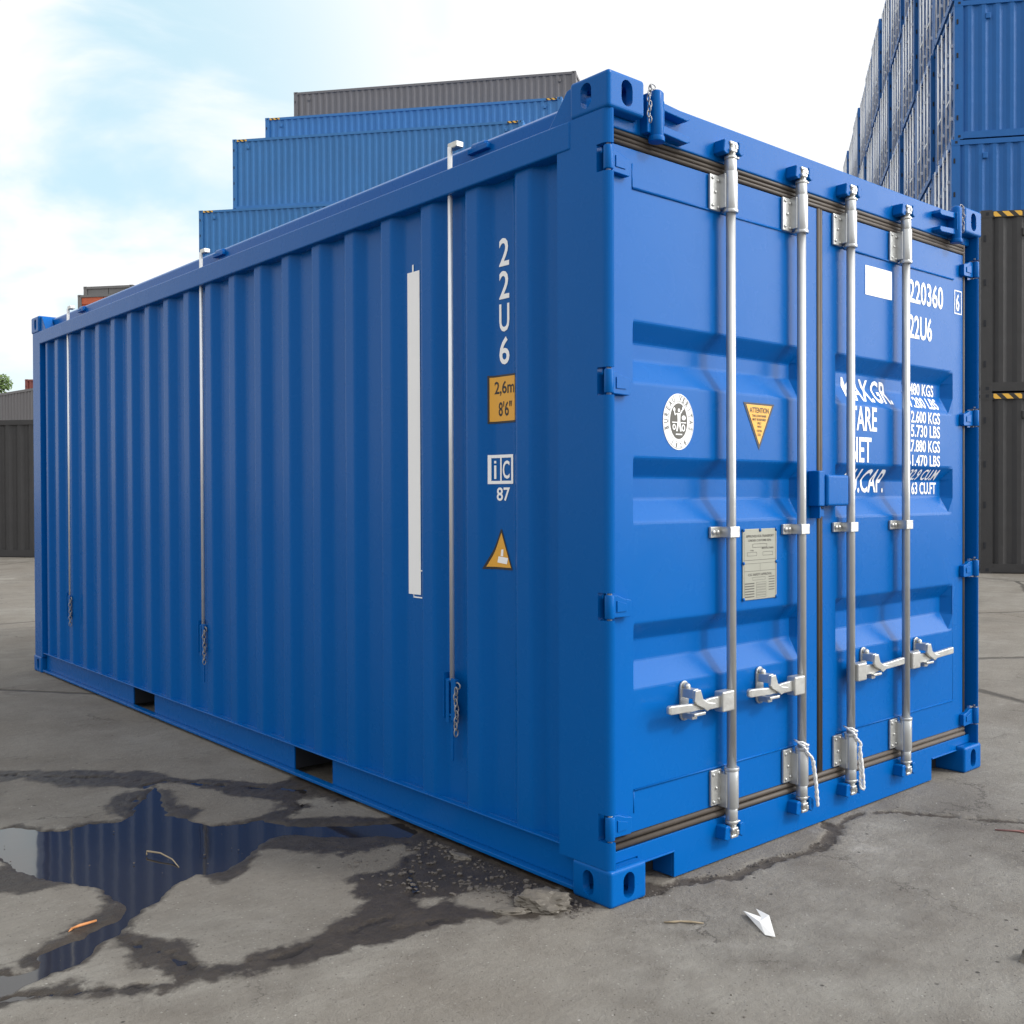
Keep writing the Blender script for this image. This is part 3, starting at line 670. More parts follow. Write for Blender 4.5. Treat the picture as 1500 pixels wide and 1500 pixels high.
def drape_door(q, name, mat, off, side, parent):
    xr = XR[side]
    for z in sorted({z+d for z, _ in BZ for d in (-.006, 0, .006)}):
        bmesh.ops.bisect_plane(q, geom=q.verts[:]+q.edges[:]+q.faces[:], plane_co=(0, z, 0), plane_no=(0, 1, 0))
    for x in (xr[0], xr[0]+.006, xr[1]-.036, xr[1]):
        bmesh.ops.bisect_plane(q, geom=q.verts[:]+q.edges[:]+q.faces[:], plane_co=(x, 0, 0), plane_no=(1, 0, 0))
    for v in q.verts:
        x, z = v.co.x, v.co.y
        F = (fz_(z-.005)+fz_(z)*2+fz_(z+.005))/4
        gx_ = min(1, max(0, (x-xr[0])/.006), max(0, (xr[1]-x)/.036))
        v.co = (x, YD+DD*min(F, gx_)-off, z)
    for f in q.faces:
        f.normal_update()
        if f.normal.y > 0: f.normal_flip()
    me = bpy.data.meshes.new(name); q.to_mesh(me); q.free(); me.materials.append(mat)
    o = bpy.data.objects.new(name, me); C.objects.link(o); o.parent = parent; return o
def drape_side(q, name, mat, off, parent):
    """u grows towards the doors (-y)"""
    for v in q.verts: v.co.x = -v.co.x
    for y, _ in prof:
        bmesh.ops.bisect_plane(q, geom=q.verts[:]+q.edges[:]+q.faces[:], plane_co=(y, 0, 0), plane_no=(1, 0, 0))
    for v in q.verts: v.co = (xside(v.co.x)-off, v.co.x, v.co.y)
    for f in q.faces:
        f.normal_update()
        if f.normal.x > 0: f.normal_flip()
    me = bpy.data.meshes.new(name); q.to_mesh(me); q.free(); me.materials.append(mat)
    o = bpy.data.objects.new(name, me); C.objects.link(o); o.parent = parent; return o
SP = [c_ for c_ in R0.children if c_.name.startswith('side_panel')][0]
# right door: number block
q = bmesh.new(); fit_text(q, '220360', 1.862, 2.160, 2.111, 2.213, q); fit_text(q, '6', 2.281, 2.312, 2.122, 2.202, q)
frame2(q, 2.266, 2.334, 2.108, 2.217, .005); fit_text(q, '22U6', 1.862, 2.060, 1.957, 2.060, q)
drape_door(q, 'number_lettering', WHITE, .0016, 'R', DR)
q = bmesh.new()
fit_text(q, 'MAX.GR.', 1.405, 1.760, 1.662, 1.758, q); fit_text(q, 'TARE', 1.402, 1.604, 1.541, 1.640, q)
fit_text(q, 'NET', 1.402, 1.562, 1.412, 1.514, q); fit_text(q, 'CU.CAP.', 1.405, 1.725, 1.288, 1.386, q)
rows = [('30.480 KGS', 1.880, 2.155, 1.720, 1.773), ('67.200 LBS', 1.868, 2.150, 1.660, 1.711), ('2.600 KGS', 1.880, 2.132, 1.592, 1.644), ('5.730 LBS', 1.880, 2.132, 1.530, 1.584),
        ('27.880 KGS', 1.848, 2.132, 1.465, 1.518), ('61.470 LBS', 1.848, 2.132, 1.403, 1.453), ('32.9 CU.M', 1.905, 2.155, 1.343, 1.390), ('1.163 CU.FT', 1.905, 2.178, 1.280, 1.334)]
for s_, a_, b_, c_, d_ in rows: fit_text(q, s_, a_, b_, c_, d_, q)
drape_door(q, 'weight_lettering', WHITE, .0016, 'R', DR)
q = bmesh.new(); rect2(q, 1.517, 1.722, 2.100, 2.220); drape_door(q, 'cover_patch', WHITE, .0018, 'R', DR)
# left door: oval badge
q = bmesh.new(); poly2(q, ell(.370, 1.526, .077, .094)); bd = drape_door(q, 'oval_badge', WHITE, .0016, 'L', DL)
q = bmesh.new(); poly2(q, ell(.370, 1.526, .0735, .0905), ell(.370, 1.526, .072, .089)); poly2(q, ell(.370, 1.526, .052, .069), ell(.370, 1.526, .0505, .0675)); poly2(q, ell(.370, 1.528, .043, .060))
def arc_text(q, s_, cx, cy, ra, rb, a0, a1, h_, flip=False):
    for i, ch in enumerate(s_):
        if ch == ' ': continue
        a_ = radians(a0+(a1-a0)*i/(len(s_)-1)); b = text_mesh(ch, 2)
        xs = [v.co.x for v in b.verts]; ys = [v.co.y for v in b.verts]; xa, xb, yb = min(xs), max(xs), max(ys)
        rot = (a_-pi/2) if not flip else (a_+pi/2); mp_ = {}
        for v in b.verts:
            lx = (v.co.x-(xa+xb)/2)/.7*h_*.85; ly = (v.co.y/.7-.5)*h_
            X_ = lx*cos(rot)-ly*sin(rot); Y_ = lx*sin(rot)+ly*cos(rot)
            mp_[v] = q.verts.new((cx+ra*cos(a_)+X_, cy+rb*sin(a_)+Y_, 0))
        for f in b.faces: q.faces.new([mp_[v] for v in f.verts])
        b.free()
arc_text(q, 'BUREAU VERITAS', .370, 1.526, .0622, .079, 196, -16, .016)
arc_text(q, '1828', .370, 1.526, .0622, .079, 240, 300, .015, True)
drape_door(q, 'badge_print', PRINT, .0026, 'L', bd)
q = bmesh.new()   # standing figure with torch and scales, on the dark ground
c0, c1 = .370, 1.528
poly2(q, ell(c0, c1+.036, .0055, .0065, 12)); poly2(q, [(c0-.008, c1+.026), (c0+.008, c1+.026), (c0+.006, c1+.002), (c0+.013, c1-.034), (c0+.006, c1-.034), (c0, c1-.008), (c0-.007, c1-.034), (c0-.014, c1-.034), (c0-.006, c1+.002)])
poly2(q, [(c0-.008, c1+.026), (c0-.020, c1+.018), (c0-.024, c1+.030), (c0-.021, c1+.032), (c0-.017, c1+.023), (c0-.006, c1+.029)]); poly2(q, [(c0+.006, c1+.029), (c0+.016, c1+.040), (c0+.020, c1+.038), (c0+.009, c1+.024)])
poly2(q, ell(c0-.023, c1+.038, .005, .007, 10)); poly2(q, ell(c0+.021, c1+.044, .004, .006, 10)); poly2(q, ell(c0+.024, c1+.012, .010, .008, 12))
rect2(q, c0-.034, c0-.008, c1-.006, c1-.003); rect2(q, c0+.010, c0+.036, c1-.006, c1-.003); rect2(q, c0-.016, c0+.016, c1-.046, c1-.042)
poly2(q, ell(c0+.022, c1-.022, .009, .012, 10), ell(c0+.022, c1-.022, .005, .008, 10)); poly2(q, ell(c0-.024, c1-.020, .008, .010, 10), ell(c0-.024, c1-.020, .004, .006, 10))
drape_door(q, 'badge_figure', WHITE, .0034, 'L', bd)
# warning triangle
q = bmesh.new(); poly2(q, [(.717, 1.613), (.899, 1.613), (.808, 1.444)]); tr = drape_door(q, 'attention_sticker', BLACK, .0016, 'L', DL)
q = bmesh.new(); poly2(q, [(.7325, 1.606), (.8835, 1.606), (.808, 1.463)]); drape_door(q, 'sticker_face', YEL, .0024, 'L', tr)
q = bmesh.new(); fit_text(q, 'ATTENTION', .752, .864, 1.577, 1.597, q)
for s_, hw, z in (('THIS CONTAINER', .042, 1.562), ('MUST BE REPAIRED', .040, 1.549), ('ONLY', .012, 1.536), ('WITH', .012, 1.523), ('CORTEN', .015, 1.508), ('STEEL', .010, 1.494)): fit_text(q, s_, .808-hw, .808+hw, z, z+.009, q)
drape_door(q, 'sticker_print', BLACK, .0031, 'L', tr)
# data placard
q = MB(); q.box(.709, .910, YD-.004, YD-.0005, .902, 1.158); pl = q.build('data_placard', PLATE, DL, .0012)
q = bmesh.new(); u0, u1, v0, v1 = .716, .903, .908, 1.152
fit_text(q, 'APPROVED FOR TRANSPORT', u0+.012, u1-.012, 1.127, 1.136, q); fit_text(q, 'UNDER CUSTOMS SEAL', u0+.026, u1-.026, 1.112, 1.120, q)
frame2(q, .765, .85, 1.090, 1.104, .0014); frame2(q, .735, .79, 1.060, 1.074, .0012); frame2(q, .825, .885, 1.060, 1.074, .0012)
fit_text(q, 'TYPE', .752, .772, 1.077, 1.082, q); fit_text(q, 'MANUFACTURERS', .82, .89, 1.084, 1.090, q)
rect2(q, u0, u1, 1.0445, 1.046); rect2(q, u0, u1, 1.0325, 1.0335); rect2(q, .809, .810, 1.006, 1.033); rect2(q, u0, u1, 1.005, 1.0062)
fit_text(q, 'CSC SAFETY APPROVAL', .74, .88, .988, .997, q); frame2(q, .765, .84, .972, .983, .001)
for i in range(6): rect2(q, u0+.004, .775, .959-i*.0095, .963-i*.0095); frame2(q, .786, .845, .9565-i*.0095, .964-i*.0095, .001); rect2(q, .86, .895, .98-i*.0095, .983-i*.0095)
for u in (u0, u1-.0015): rect2(q, u, u+.0012, v0+.008, v1-.008)
drape_door(q, 'placard_print', PRINT, .0046, 'L', pl)
for u, v in ((.713, 1.154), (.906, 1.154), (.8095, 1.153), (.713, 1.035), (.906, 1.035), (.713, .906), (.906, .906)): MB().ball((u, YD-.005, v), .0065, (1, .6, 1), 8).build('placard_rivet', BLUE, pl)
# long side: vertical code, stickers
q = bmesh.new()
for i, ch in enumerate('22U6'): z = 2.086+.0001-i*.1150; fit_text(q, ch, -.604, -.548, z, z+.098, q)
drape_side(q, 'code_lettering', WHITE, .0016, SP)
q = bmesh.new(); rect2(q, -.655, -.50, 1.536, 1.706); hs_ = drape_side(q, 'height_sticker', BLACK, .0016, SP)
q = bmesh.new(); rect2(q, -.648, -.507, 1.543, 1.699); drape_side(q, 'sticker_face', YEL, .0023, hs_)
q = bmesh.new(); fit_text(q, '2,6m', -.630, -.520, 1.632, 1.684, q); fit_text(q, '8\'6"', -.608, -.535, 1.560, 1.612, q); drape_side(q, 'sticker_print', BLACK, .0030, hs_)
q = bmesh.new(); frame2(q, -.655, -.53, 1.322, 1.425, .011); rect2(q, -.602, -.594, 1.333, 1.414)
rect2(q, -.634, -.624, 1.340, 1.388); rect2(q, -.634, -.624, 1.395, 1.404); fit_text(q, 'C', -.588, -.550, 1.340, 1.404, q); fit_text(q, '87', -.622, -.548, 1.262, 1.310, q)
sg = drape_side(q, 'railway_sign', WHITE, .0016, SP)
q = bmesh.new(); poly2(q, [(-.673, 1.020), (-.535, 1.020), (-.594, 1.162), (-.600, 1.162)]); ws = drape_side(q, 'roof_warning_sticker', BLACK, .0016, SP)
q = bmesh.new(); poly2(q, [(-.660, 1.028), (-.543, 1.028), (-.596, 1.150)]); drape_side(q, 'sticker_face', YEL, .0023, ws)
q = bmesh.new(); poly2(q, [(-.618, 1.044), (-.565, 1.040), (-.558, 1.062), (-.612, 1.066)]); poly2(q, [(-.600, 1.068), (-.586, 1.066), (-.584, 1.092), (-.596, 1.090)]); drape_side(q, 'sticker_print', WHITE, .0030, ws)
# white cover strip over the side number, with the check-digit box showing beside it
q = bmesh.new(); rect2(q, -1.182, -1.098, .895, 2.155); rect2(q, -1.148, -1.138, 2.155, 2.183)
drape_side(q, 'cover_strip', WHITE, .0022, SP)
q = bmesh.new(); frame2(q, -1.150, -1.062, .882, .992, .005); drape_side(q, 'check_digit_box', WHITE, .0014, SP)
# roof tie rods with ratchet bracket and chain
def tie_rod(y):
    XR_ = .016
    q = MB(); q.tube([(XR_+.004, y, .60), (XR_+.004, y, 2.56)], .0092, 12)
    o = q.build('tie_rod', GALVW, R0)
    q = MB(); q.box(.020, .052, y-.040, y+.016, 2.556, 2.578); q.build('rod_head', GALVB, o, .003, 2)
    q = MB(); q.tube([(.085, y-.14, 2.552), (.085, y-.06, 2.556)], .016, 10); q.box(.066, .1, y-.16, y-.04, 2.532, 2.552); q.build('roof_catch', BLUE, o, .003)
    q = MB()
    q.box(.004, .0085, y-.040, y-.012, .455, .610); q.box(.004, .047, y+.034, y+.0385, .455, .625); q.box(.010, .0145, y+.010, y+.030, .440, .600)
    q.tube([(.022, y-.03, .597), (.022, y+.036, .597)], .009, 10); q.tube([(.018, y-.03, .470), (.018, y+.036, .470)], .006, 10)
    q.prism([(y-.006, .52), (y+.014, .52), (y+.010, .30), (y-.002, .30)], .020, .026, 'x')
    b = q.build('tension_bracket', BLUE, o, .0015)
    q = MB(); z = .566
    for i in range(8):
        a_, b_ = ((0, .0085, 0), (0, 0, .0155)) if i % 2 == 0 else ((.0085, 0, 0), (0, 0, .0155))
        q.torus((.004, y-.046+.004*sin(i*1.3), z), 0, .0026, a_, b_, 12, 6); z -= .0215
    q.torus((.010, y-.046, .585), 0, .003, (0, .016, 0), (0, 0, .012), 12, 6); q.build('bracket_chain', CHAIN, b)
for y in (.851, 3.072, 5.268): tie_rod(y)
# ropes hung on the two inner rods
def rope(x, kind):
    q = MB(); z0 = .340
    left = [(x-.034, .004, z0+.018), (x-.028, -.018, z0+.006), (x-.008, -.022, z0-.022), (x+.020, -.022, z0-.045), (x+.034, -.014, z0-.060)]
    dn = [(x+.040, -.014, z0-.09), (x+.046, -.016, z0-.13), (x+.052, -.018, z0-.17), (x+.056, -.016, z0-.20), (x+.060, -.020, z0-.226)]
    dn2 = [(x+.050, -.026, z0-.232), (x+.046, -.028, z0-.20), (x+.042, -.026, z0-.15), (x+.038, -.022, z0-.10), (x+.030, -.02, z0-.05)]
    if kind: dn = [(a_-.018-.004*i, b_, c_) for i, (a_, b_, c_) in enumerate(dn)]; dn2 = [(a_-.014, b_, c_) for a_, b_, c_ in dn2]
    pts = [Vector(v) for v in left+dn+dn2]; fine = []
    for a_, b_ in zip(pts, pts[1:]):
        for k in range(6): fine.append(a_.lerp(b_, k/6))
    for ph in (0, pi):
        tw = []
        for i, p_ in enumerate(fine): tw.append(p_+Vector((.0026*cos(i*.9+ph), .0026*sin(i*.9+ph), 0)))
        q.tube(tw, .0040, 6)
    q.tube([(x-.02, .03, z0+.02), (x-.034, .004, z0+.018), (x-.030, -.015, z0+.02), (x, -.016, z0+.004)], .004, 6)
    q.tube([(x-.002, -.012, z0+.004), (x+.014, -.010, z0+.002), (x+.02, .01, z0)], .004, 6)
    return q.build('rope', ROPE)
tag(rope(1.019, 0), 'white twisted rope looped at the foot of the second steel door rod from the left', 'rope', 'ropes tied to the door rods')
tag(rope(1.351, 1), 'white twisted rope looped at the foot of the third steel door rod from the left', 'rope', 'ropes tied to the door rods')
# ------------------------------------------------------------------ litter on the ground
def crumple(name, mat, loc, size, seed, label, cat, flat=.5, sub=4, amp=.5):
    bm = bmesh.new(); bmesh.ops.create_icosphere(bm, subdivisions=sub, radius=1)
    for v in bm.verts:
        p_ = v.co.copy()
        d = mnoise.noise(p_*1.3+Vector((seed, 0, 0)))*amp + abs(mnoise.noise(p_*3.1+Vector((0, seed, 0))))*amp*.7 + abs(mnoise.noise(p_*6.5+Vector((0, seed, 3))))*amp*.3
        v.co = p_*(1-.3*amp+d)
    for v in bm.verts:
        v.co = Vector((v.co.x*size[0], v.co.y*size[1], max(v.co.z, -.25)*size[2]+.25*size[2]))
    me = bpy.data.meshes.new(name); bm.to_mesh(me); bm.free(); me.materials.append(mat)
    o = bpy.data.objects.new(name, me); C.objects.link(o); o.location = loc; tag(o, label, cat); return o
o = crumple('crumpled_bag', RAG, (-.125, .172, .0), (.062, .095, .036), 4.2, 'dirty grey crumpled plastic bag lying beside the near bottom corner of the blue container', 'bag'); o.rotation_euler.z = .5
o = crumple('crumpled_rag', RAG, (.615, -1.045, .0), (.055, .03, .032), 9.1, 'dirty beige crumpled rag cut off by the right edge on the concrete', 'rag'); o.rotation_euler.z = -.6
o = crumple('flat_scrap', RAG, (-.055, .70, .0), (.022, .055, .008), 2.1, 'small beige scrap of plastic on the damp ground under the long bottom rail', 'scrap', sub=3)
o = crumple('leaf_scrap', RAG, (-.225, .20, .0), (.055, .022, .010), 6.6, 'thin pale torn scrap lying in front of the dirty grey bag', 'scrap', sub=3); o.rotation_euler.z = -.7
# folded white paper
q = MB(); pp = [(.272, -.300, .012), (.290, -.345, .004), (.262, -.375, .018), (.298, -.328, .020), (.270, -.398, .028), (.203, -.470, .006), (.200, -.436, .002), (.232, -.392, .018)]
bmv = [q.bm.verts.new(v) for v in pp]
for f in ((0, 1, 2), (0, 2, 7), (3, 4, 2), (2, 4, 7), (4, 5, 7), (5, 6, 7), (0, 7, 6)): q.bm.faces.new([bmv[i] for i in f])
o = q.build('folded_paper', PAPER); sm = o.modifiers.new('s', 'SOLIDIFY'); sm.thickness = .0012
tag(o, 'white folded piece of paper lying on the concrete in front of the doors', 'paper')
q = MB(); q.tube([(-1.262, .988, .006), (-1.24, .990, .008), (-1.19, .996, .007)], [.003, .0048, .0035], 8); q.tube([(-1.275, .975, .004), (-1.262, .988, .006)], [.001, .004], 6)
tag(q.build('orange_stub', STICK), 'short orange stub lying on the bank of the puddle at lower left', 'stub')
q = MB(); q.tube([(.050, -.175, .004), (.072, -.20, .006), (.09, -.205, .004), (.105, -.235, .007), (.13, -.262, .004)], [.002, .004, .003, .004, .002], 6)
tag(q.build('dry_twig', TWIG), 'thin dry twig on the concrete left of the white paper', 'twig')
q = MB(); q.tube([(-.86, 1.49, .000), (-.855, 1.50, .010), (-.83, 1.44, .012), (-.815, 1.37, .004), (-.82, 1.30, -.004)], [.003, .0035, .003, .0025, .0015], 6)
tag(q.build('curved_twig', TWIG), 'pale curved twig sticking out of the dark puddle', 'twig')
q = MB(); q.tube([(1.60, -.46, .003), (1.64, -.53, .005), (1.66, -.62, .003)], [.003, .004, .003], 6); q.tube([(1.63, -.50, .003), (1.68, -.56, .004), (1.70, -.64, .003)], [.0025, .003, .002], 6)
REDM = paint('faded_red_strap', (.26, .13, .115), .7, .2, 20, bump=0)
tag(q.build('red_strap', REDM), 'faded red strap scrap at the end of the ground crack on the right', 'strap')
# loose gravel along the wet strip: too many to count
q = MB(); rr = random.Random(11)
def stone(x, y, s_):
    g = bmesh.ops.create_icosphere(q.bm, subdivisions=1, radius=s_)
    mt = Matrix.Translation((x, y, s_*.25)) @ Matrix.Rotation(rr.random()*6, 4, 'Z') @ Matrix.Diagonal((1+rr.random()*.8, .7+rr.random()*.5, .5+rr.random()*.3, 1))
    for v in g['verts']: v.co *= .75+.5*rr.random()
    bmesh.ops.transform(q.bm, matrix=mt, verts=g['verts'])
for i in range(1300):
    u = rr.random(); bx_ = -.03-.40*rr.random()**1.6; by = .15+.80*u
    if bx_ < -.12-.5*(by-.15)*1.3: bx_ *= .5
    stone(bx_, by, .0010+.0085*rr.random()**7)
for i in range(120): stone(-.03-.10*rr.random(), .03+.17*rr.random(), .0018+.006*rr.random()**2.5)
for i in range(160): stone(-1.6+3.4*rr.random(), -1.25+3.2*rr.random(), .0012+.0028*rr.random()**2)
for i in range(160):
    a_ = rr.random(); stone(.12+.9*a_, .02-.12*a_+rr.gauss(0, .02), .0015+.003*rr.random()**2)
gv = q.build('gravel', STONE); tag(gv, 'loose gravel and grit scattered on the damp concrete', 'gravel', kind='stuff')
# ------------------------------------------------------------------ background containers (local x along the length, y across, z up)
def bg_proto(name, mat, length=12.19, vert_pitch=.278, haz=True, doorfill=None, rods=True):
    root = empty(name, (0, 0, -500)); Wd, Hh = 2.438, 2.896
    q = MB()
    for x0, x1 in ((0, .17), (length-.17, length)):
        for y0, y1 in ((0, .16), (Wd-.16, Wd)):
            q.box(x0, x1, y0, y1, .118, Hh-.118)
            q.box(x0-.004 if x0 == 0 else x0, x1 if x0 == 0 else x1+.004, y0-.004 if y0 == 0 else y0, y1 if y0 == 0 else y1+.004, 0, .118)
            q.box(x0-.004 if x0 == 0 else x0, x1 if x0 == 0 else x1+.004, y0-.004 if y0 == 0 else y0, y1 if y0 == 0 else y1+.004, Hh-.118, Hh)
    for y0, y1 in ((.002, .06), (Wd-.06, Wd-.002)):
        q.box(.17, length-.17, y0, y1, Hh-.115, Hh-.015); q.box(.17, length-.17, y0, y1, .015, .155)
    for x0 in (.002, length-.102): q.box(x0, x0+.1, .16, Wd-.16, Hh-.13, Hh-.012); q.box(x0, x0+.1, .16, Wd-.16, .012, .155)
    n0 = len(q.bm.faces)     # dark apertures of the corner fittings
    for z in (.035, Hh-.083):
        for x in (.07, length-.12): q.box(x, x+.05, -.007, .02, z, z+.05)
        for y in (.06, Wd-.11): q.box(-.007, .02, y, y+.05, z, z+.05)
    for z in (.4, 1.05, 1.7, 2.4): q.box(.04, .075, -.010, .01, z, z+.10)
    q.bm.faces.ensure_lookup_table()
    for f in q.bm.faces[n0:]: f.material_index = 1
    q.build('frame', [mat, INNER], root)
    pr = [(.17, .05)]; x = .20
    while x < length-.17-vert_pitch:
        pr += [(x, .05), (x+vert_pitch*.25, .014), (x+vert_pitch*.5, .014), (x+vert_pitch*.75, .05)]; x += vert_pitch
    pr.append((length-.17, .05))
    for side in (0, 1):
        q = MB(); Y = (lambda v: Wd-v) if side else (lambda v: v)
        a_ = [(q.bm.verts.new((x, Y(y), .155)), q.bm.verts.new((x, Y(y), Hh-.115))) for x, y in pr]
        for A, B in zip(a_, a_[1:]): q.bm.faces.new((A[0], B[0], B[1], A[1]))
        q.build('side_panel', mat, root)
    q = MB(); q.box(.1, length-.1, .06, Wd-.06, Hh-.04, Hh-.025); q.box(.1, length-.1, .06, Wd-.06, .12, .15); q.box(length-.06, length-.04, .16, Wd-.16, .155, Hh-.13); q.build('roof_panel', mat, root)
    dm = doorfill or mat
    for s in (0, 1):
        q = MB(); y0, y1 = (.165, Wd/2-.012) if s == 0 else (Wd/2+.012, Wd-.165)
        zz_ = [.16, .30]; z = .34
        pts = [(.045, .16)]
        zb = .36
        while zb < Hh-.40: pts += [(.045, zb), (.082, zb+.05), (.082, zb+.11), (.045, zb+.16)]; zb += .48 if not doorfill else .24
        pts.append((.045, Hh-.135))
        a_ = [(q.bm.verts.new((x, y0, z)), q.bm.verts.new((x, y1, z))) for x, z in pts]
        for A, B in zip(a_, a_[1:]): q.bm.faces.new((A[0], A[1], B[1], B[0]))
        d = q.build('door', dm, root)
        for fr in ((.30, .78) if rods else ()):
            y = y0+(y1-y0)*fr
            q = MB(); q.tube([(.004, y, .10), (.004, y, Hh-.06)], .03, 8)
            for z in (.10, .55, 1.3, 2.1, Hh-.16): q.box(-.012, .044, y-.04, y+.04, z, z+.07)
            q.box(-.02, .01, y-.33 if fr > .5 else y, y if fr > .5 else y+.33, .98, 1.02)
            q.build('lock_rod', GALVW, d)
    if haz:
        for xa in (.19, length-.62): MB().box(xa, xa+.43, -.0025, .002, Hh-.105, Hh-.025).build('hazard_stripe', HAZ, root)
        MB().box(-.0025, .002, .18, .60, Hh-.105, Hh-.03).build('hazard_stripe', HAZ, root)
    for xv in (.62, length-.72): MB().box(xv, xv+.10, -.006, .03, Hh-.42, Hh-.30).build('vent_cover', mat, root, .01)
    return root
FD = Vector((.602, -.799)); DDIR = Vector((.799, .602)); RZ = math.atan2(-.799, .602)
def place(proto, xy, z, label, group, hscale=1, rz=RZ, lsc=1, used=[]):
    if proto in used: o = copy_tree(proto)
    else: o = proto; used.append(proto)
    o.location = (xy[0], xy[1], z); o.rotation_euler = (0, 0, rz); o.scale = (lsc, 1, hscale)
    tag(o, label, 'container', group); return o
ORD = ['first', 'second', 'third', 'fourth', 'fifth', 'sixth', 'seventh', 'eighth', 'ninth', 'tenth', 'eleventh']
P0 = Vector((18.325, 8.345))
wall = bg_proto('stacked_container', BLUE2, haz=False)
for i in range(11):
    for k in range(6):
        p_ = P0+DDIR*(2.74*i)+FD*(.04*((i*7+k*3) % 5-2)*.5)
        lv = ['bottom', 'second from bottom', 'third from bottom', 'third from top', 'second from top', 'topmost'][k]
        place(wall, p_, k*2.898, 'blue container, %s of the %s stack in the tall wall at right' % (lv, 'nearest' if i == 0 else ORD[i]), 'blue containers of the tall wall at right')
dk = bg_proto('charcoal_container', DARK)
Pd = Vector((13.75, 5.50))
for k in range(2): place(dk, Pd, k*2.898, ['lower', 'upper'][k]+' charcoal container with striped corner, behind the right edge of the blue container', 'charcoal containers stacked two high at right')
# left background
dl = copy_tree(dk); dl.location = (0, 0, 0)
pl_ = Vector((4.62, 20.64))-FD*9
dl.location = (pl_[0], pl_[1], 0); tag(dl, 'charcoal container standing on the ground at the far left edge', 'container', 'charcoal container at left')
if 'group' in dl: del dl['group']
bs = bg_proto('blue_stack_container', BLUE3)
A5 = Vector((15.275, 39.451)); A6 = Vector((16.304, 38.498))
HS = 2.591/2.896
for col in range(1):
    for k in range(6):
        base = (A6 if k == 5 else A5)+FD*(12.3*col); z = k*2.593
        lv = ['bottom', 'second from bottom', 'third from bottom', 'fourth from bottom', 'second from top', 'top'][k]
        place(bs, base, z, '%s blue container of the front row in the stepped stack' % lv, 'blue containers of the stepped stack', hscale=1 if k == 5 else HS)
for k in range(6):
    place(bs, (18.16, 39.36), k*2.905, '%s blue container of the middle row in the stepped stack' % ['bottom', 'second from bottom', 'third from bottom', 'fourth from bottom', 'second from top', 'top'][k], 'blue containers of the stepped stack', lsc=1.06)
bc = bg_proto('brown_container', BROWN, haz=False)
for k in range(7):
    hs2 = 1 if k > 2 else HS; z = k*2.593 if k <= 3 else 3*2.593+(k-3)*2.898
    place(bc, (20.12, 40.55), z, '%s grey-brown container of the rear row in the stepped stack' % ['bottom', 'second from bottom', 'third from bottom', 'middle', 'third from top', 'second from top', 'top'][k], 'grey-brown containers of the rear row', hscale=hs2, lsc=1.055)
# grey and orange door ends behind the roof line on the left
gc = bg_proto('grey_container', GREYC, 6.06, haz=False, rods=False); oc = bg_proto('orange_door_container', GREYC, 6.06, haz=False, doorfill=ORANGE, rods=False)
rzf = RZ+pi/2+pi      # door end turned to the camera
def ends(proto, px_xy, n_, lab, grp, hs):
    for k in range(n_):
        # local y runs from right to left when the door faces the camera: shift so that the left edge is at px_xy
        place(proto, px_xy, k*2.591*1.001*(hs/HS), lab % ['bottom', 'second from bottom', 'third from bottom', 'topmost'][k], grp, hscale=hs, rz=rzf-pi)
ends(oc, Vector((12.59, 46.03))+FD*2.438, 4, '%s container with ribbed orange doors in the far left stack', 'containers with orange doors', HS*.975)
ends(gc, Vector((13.2, 47.2))+FD*2.438, 4, '%s plain grey container behind the orange doors in the far left stack', 'plain grey containers', HS*1.035)
bl = bg_proto('far_brown_container', BROWN, haz=False)
for k in range(2):
    place(bl, Vector((8.70, 38.1))+Vector((-.115, .993))*9, k*2.593, '%s grey-brown container slanting away behind the charcoal one at the far left' % ['lower', 'upper'][k], 'grey-brown containers at the far left', hscale=HS, rz=radians(-83.4))
rc = bg_proto('red_container', RED, haz=False)
for k in range(3): place(rc, (14.32, 60.77), k*2.593, '%s dull red container behind the brown ones at the far left' % ['bottom', 'middle', 'top'][k], 'red containers at the far left', hscale=HS)
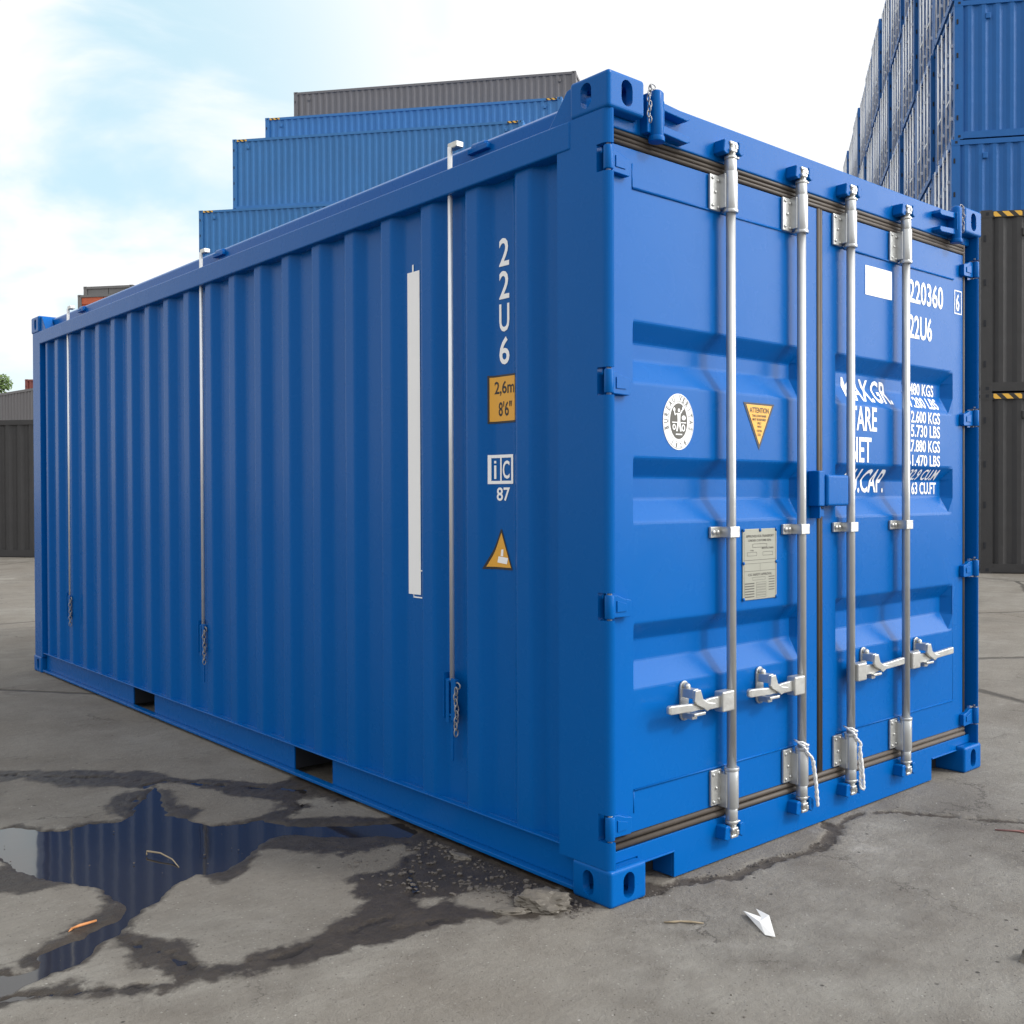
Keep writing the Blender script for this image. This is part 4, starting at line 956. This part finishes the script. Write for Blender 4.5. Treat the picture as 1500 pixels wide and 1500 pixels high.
# ------------------------------------------------------------------ tree at the far left
LEAF, t, p = new_mat('tree_leaves'); n = t.nodes.new; l = t.links.new
ns = n('ShaderNodeTexNoise'); ns.inputs['Scale'].default_value = 1.6; tcn = n('ShaderNodeTexCoord'); l(tcn.outputs['Object'], ns.inputs['Vector'])
cr = n('ShaderNodeValToRGB'); cr.color_ramp.elements[0].position = .3; cr.color_ramp.elements[0].color = (.045, .085, .018, 1); cr.color_ramp.elements[1].position = .7; cr.color_ramp.elements[1].color = (.13, .21, .045, 1)
l(ns.outputs['Fac'], cr.inputs[0]); l(cr.outputs[0], p.inputs['Base Color']); p.inputs['Roughness'].default_value = .6
BARK = paint('tree_bark', (.12, .09, .065), .85, .3, 6, bump=.02)
tr_ = empty('tree', (13.4, 66.0, 0)); tag(tr_, 'green leafy tree behind the containers at the left edge', 'tree')
q = MB(); q.tube([(0, 0, 0), (.1, 0, 2), (0, .1, 3.6), (.2, .1, 5.2), (.1, 0, 7.2)], [.28, .22, .17, .11, .04], 10)
for i in range(9):
    a_ = i*2.4; z = 2.6+i*.45; q.tube([(0, 0, z), (cos(a_)*.9, sin(a_)*.9, z+.7), (cos(a_)*1.7, sin(a_)*1.7, z+1.2)], [.09, .05, .015], 6)
q.build('trunk', BARK, tr_)
q = MB(); rt = random.Random(5); cl = [(rt.gauss(0, 1.0), rt.gauss(0, 1.0), 5.2+rt.gauss(0, 1.1), .5+rt.random()*.55) for _ in range(34)]
for cx_, cy_, cz_, r in cl:
    for i in range(420):
        d = Vector((rt.gauss(0, 1), rt.gauss(0, 1), rt.gauss(0, 1))).normalized()*r*rt.random()**.35
        p_ = Vector((cx_, cy_, cz_))+d; s_ = .07+.05*rt.random()
        a1 = Vector((rt.gauss(0, 1), rt.gauss(0, 1), rt.gauss(0, 1))).normalized(); a2 = a1.orthogonal().normalized()
        q.bm.faces.new([q.bm.verts.new(p_+v) for v in (a1*s_, a2*s_*.6, -a1*s_, -a2*s_*.6)])
q.build('crown', LEAF, tr_)
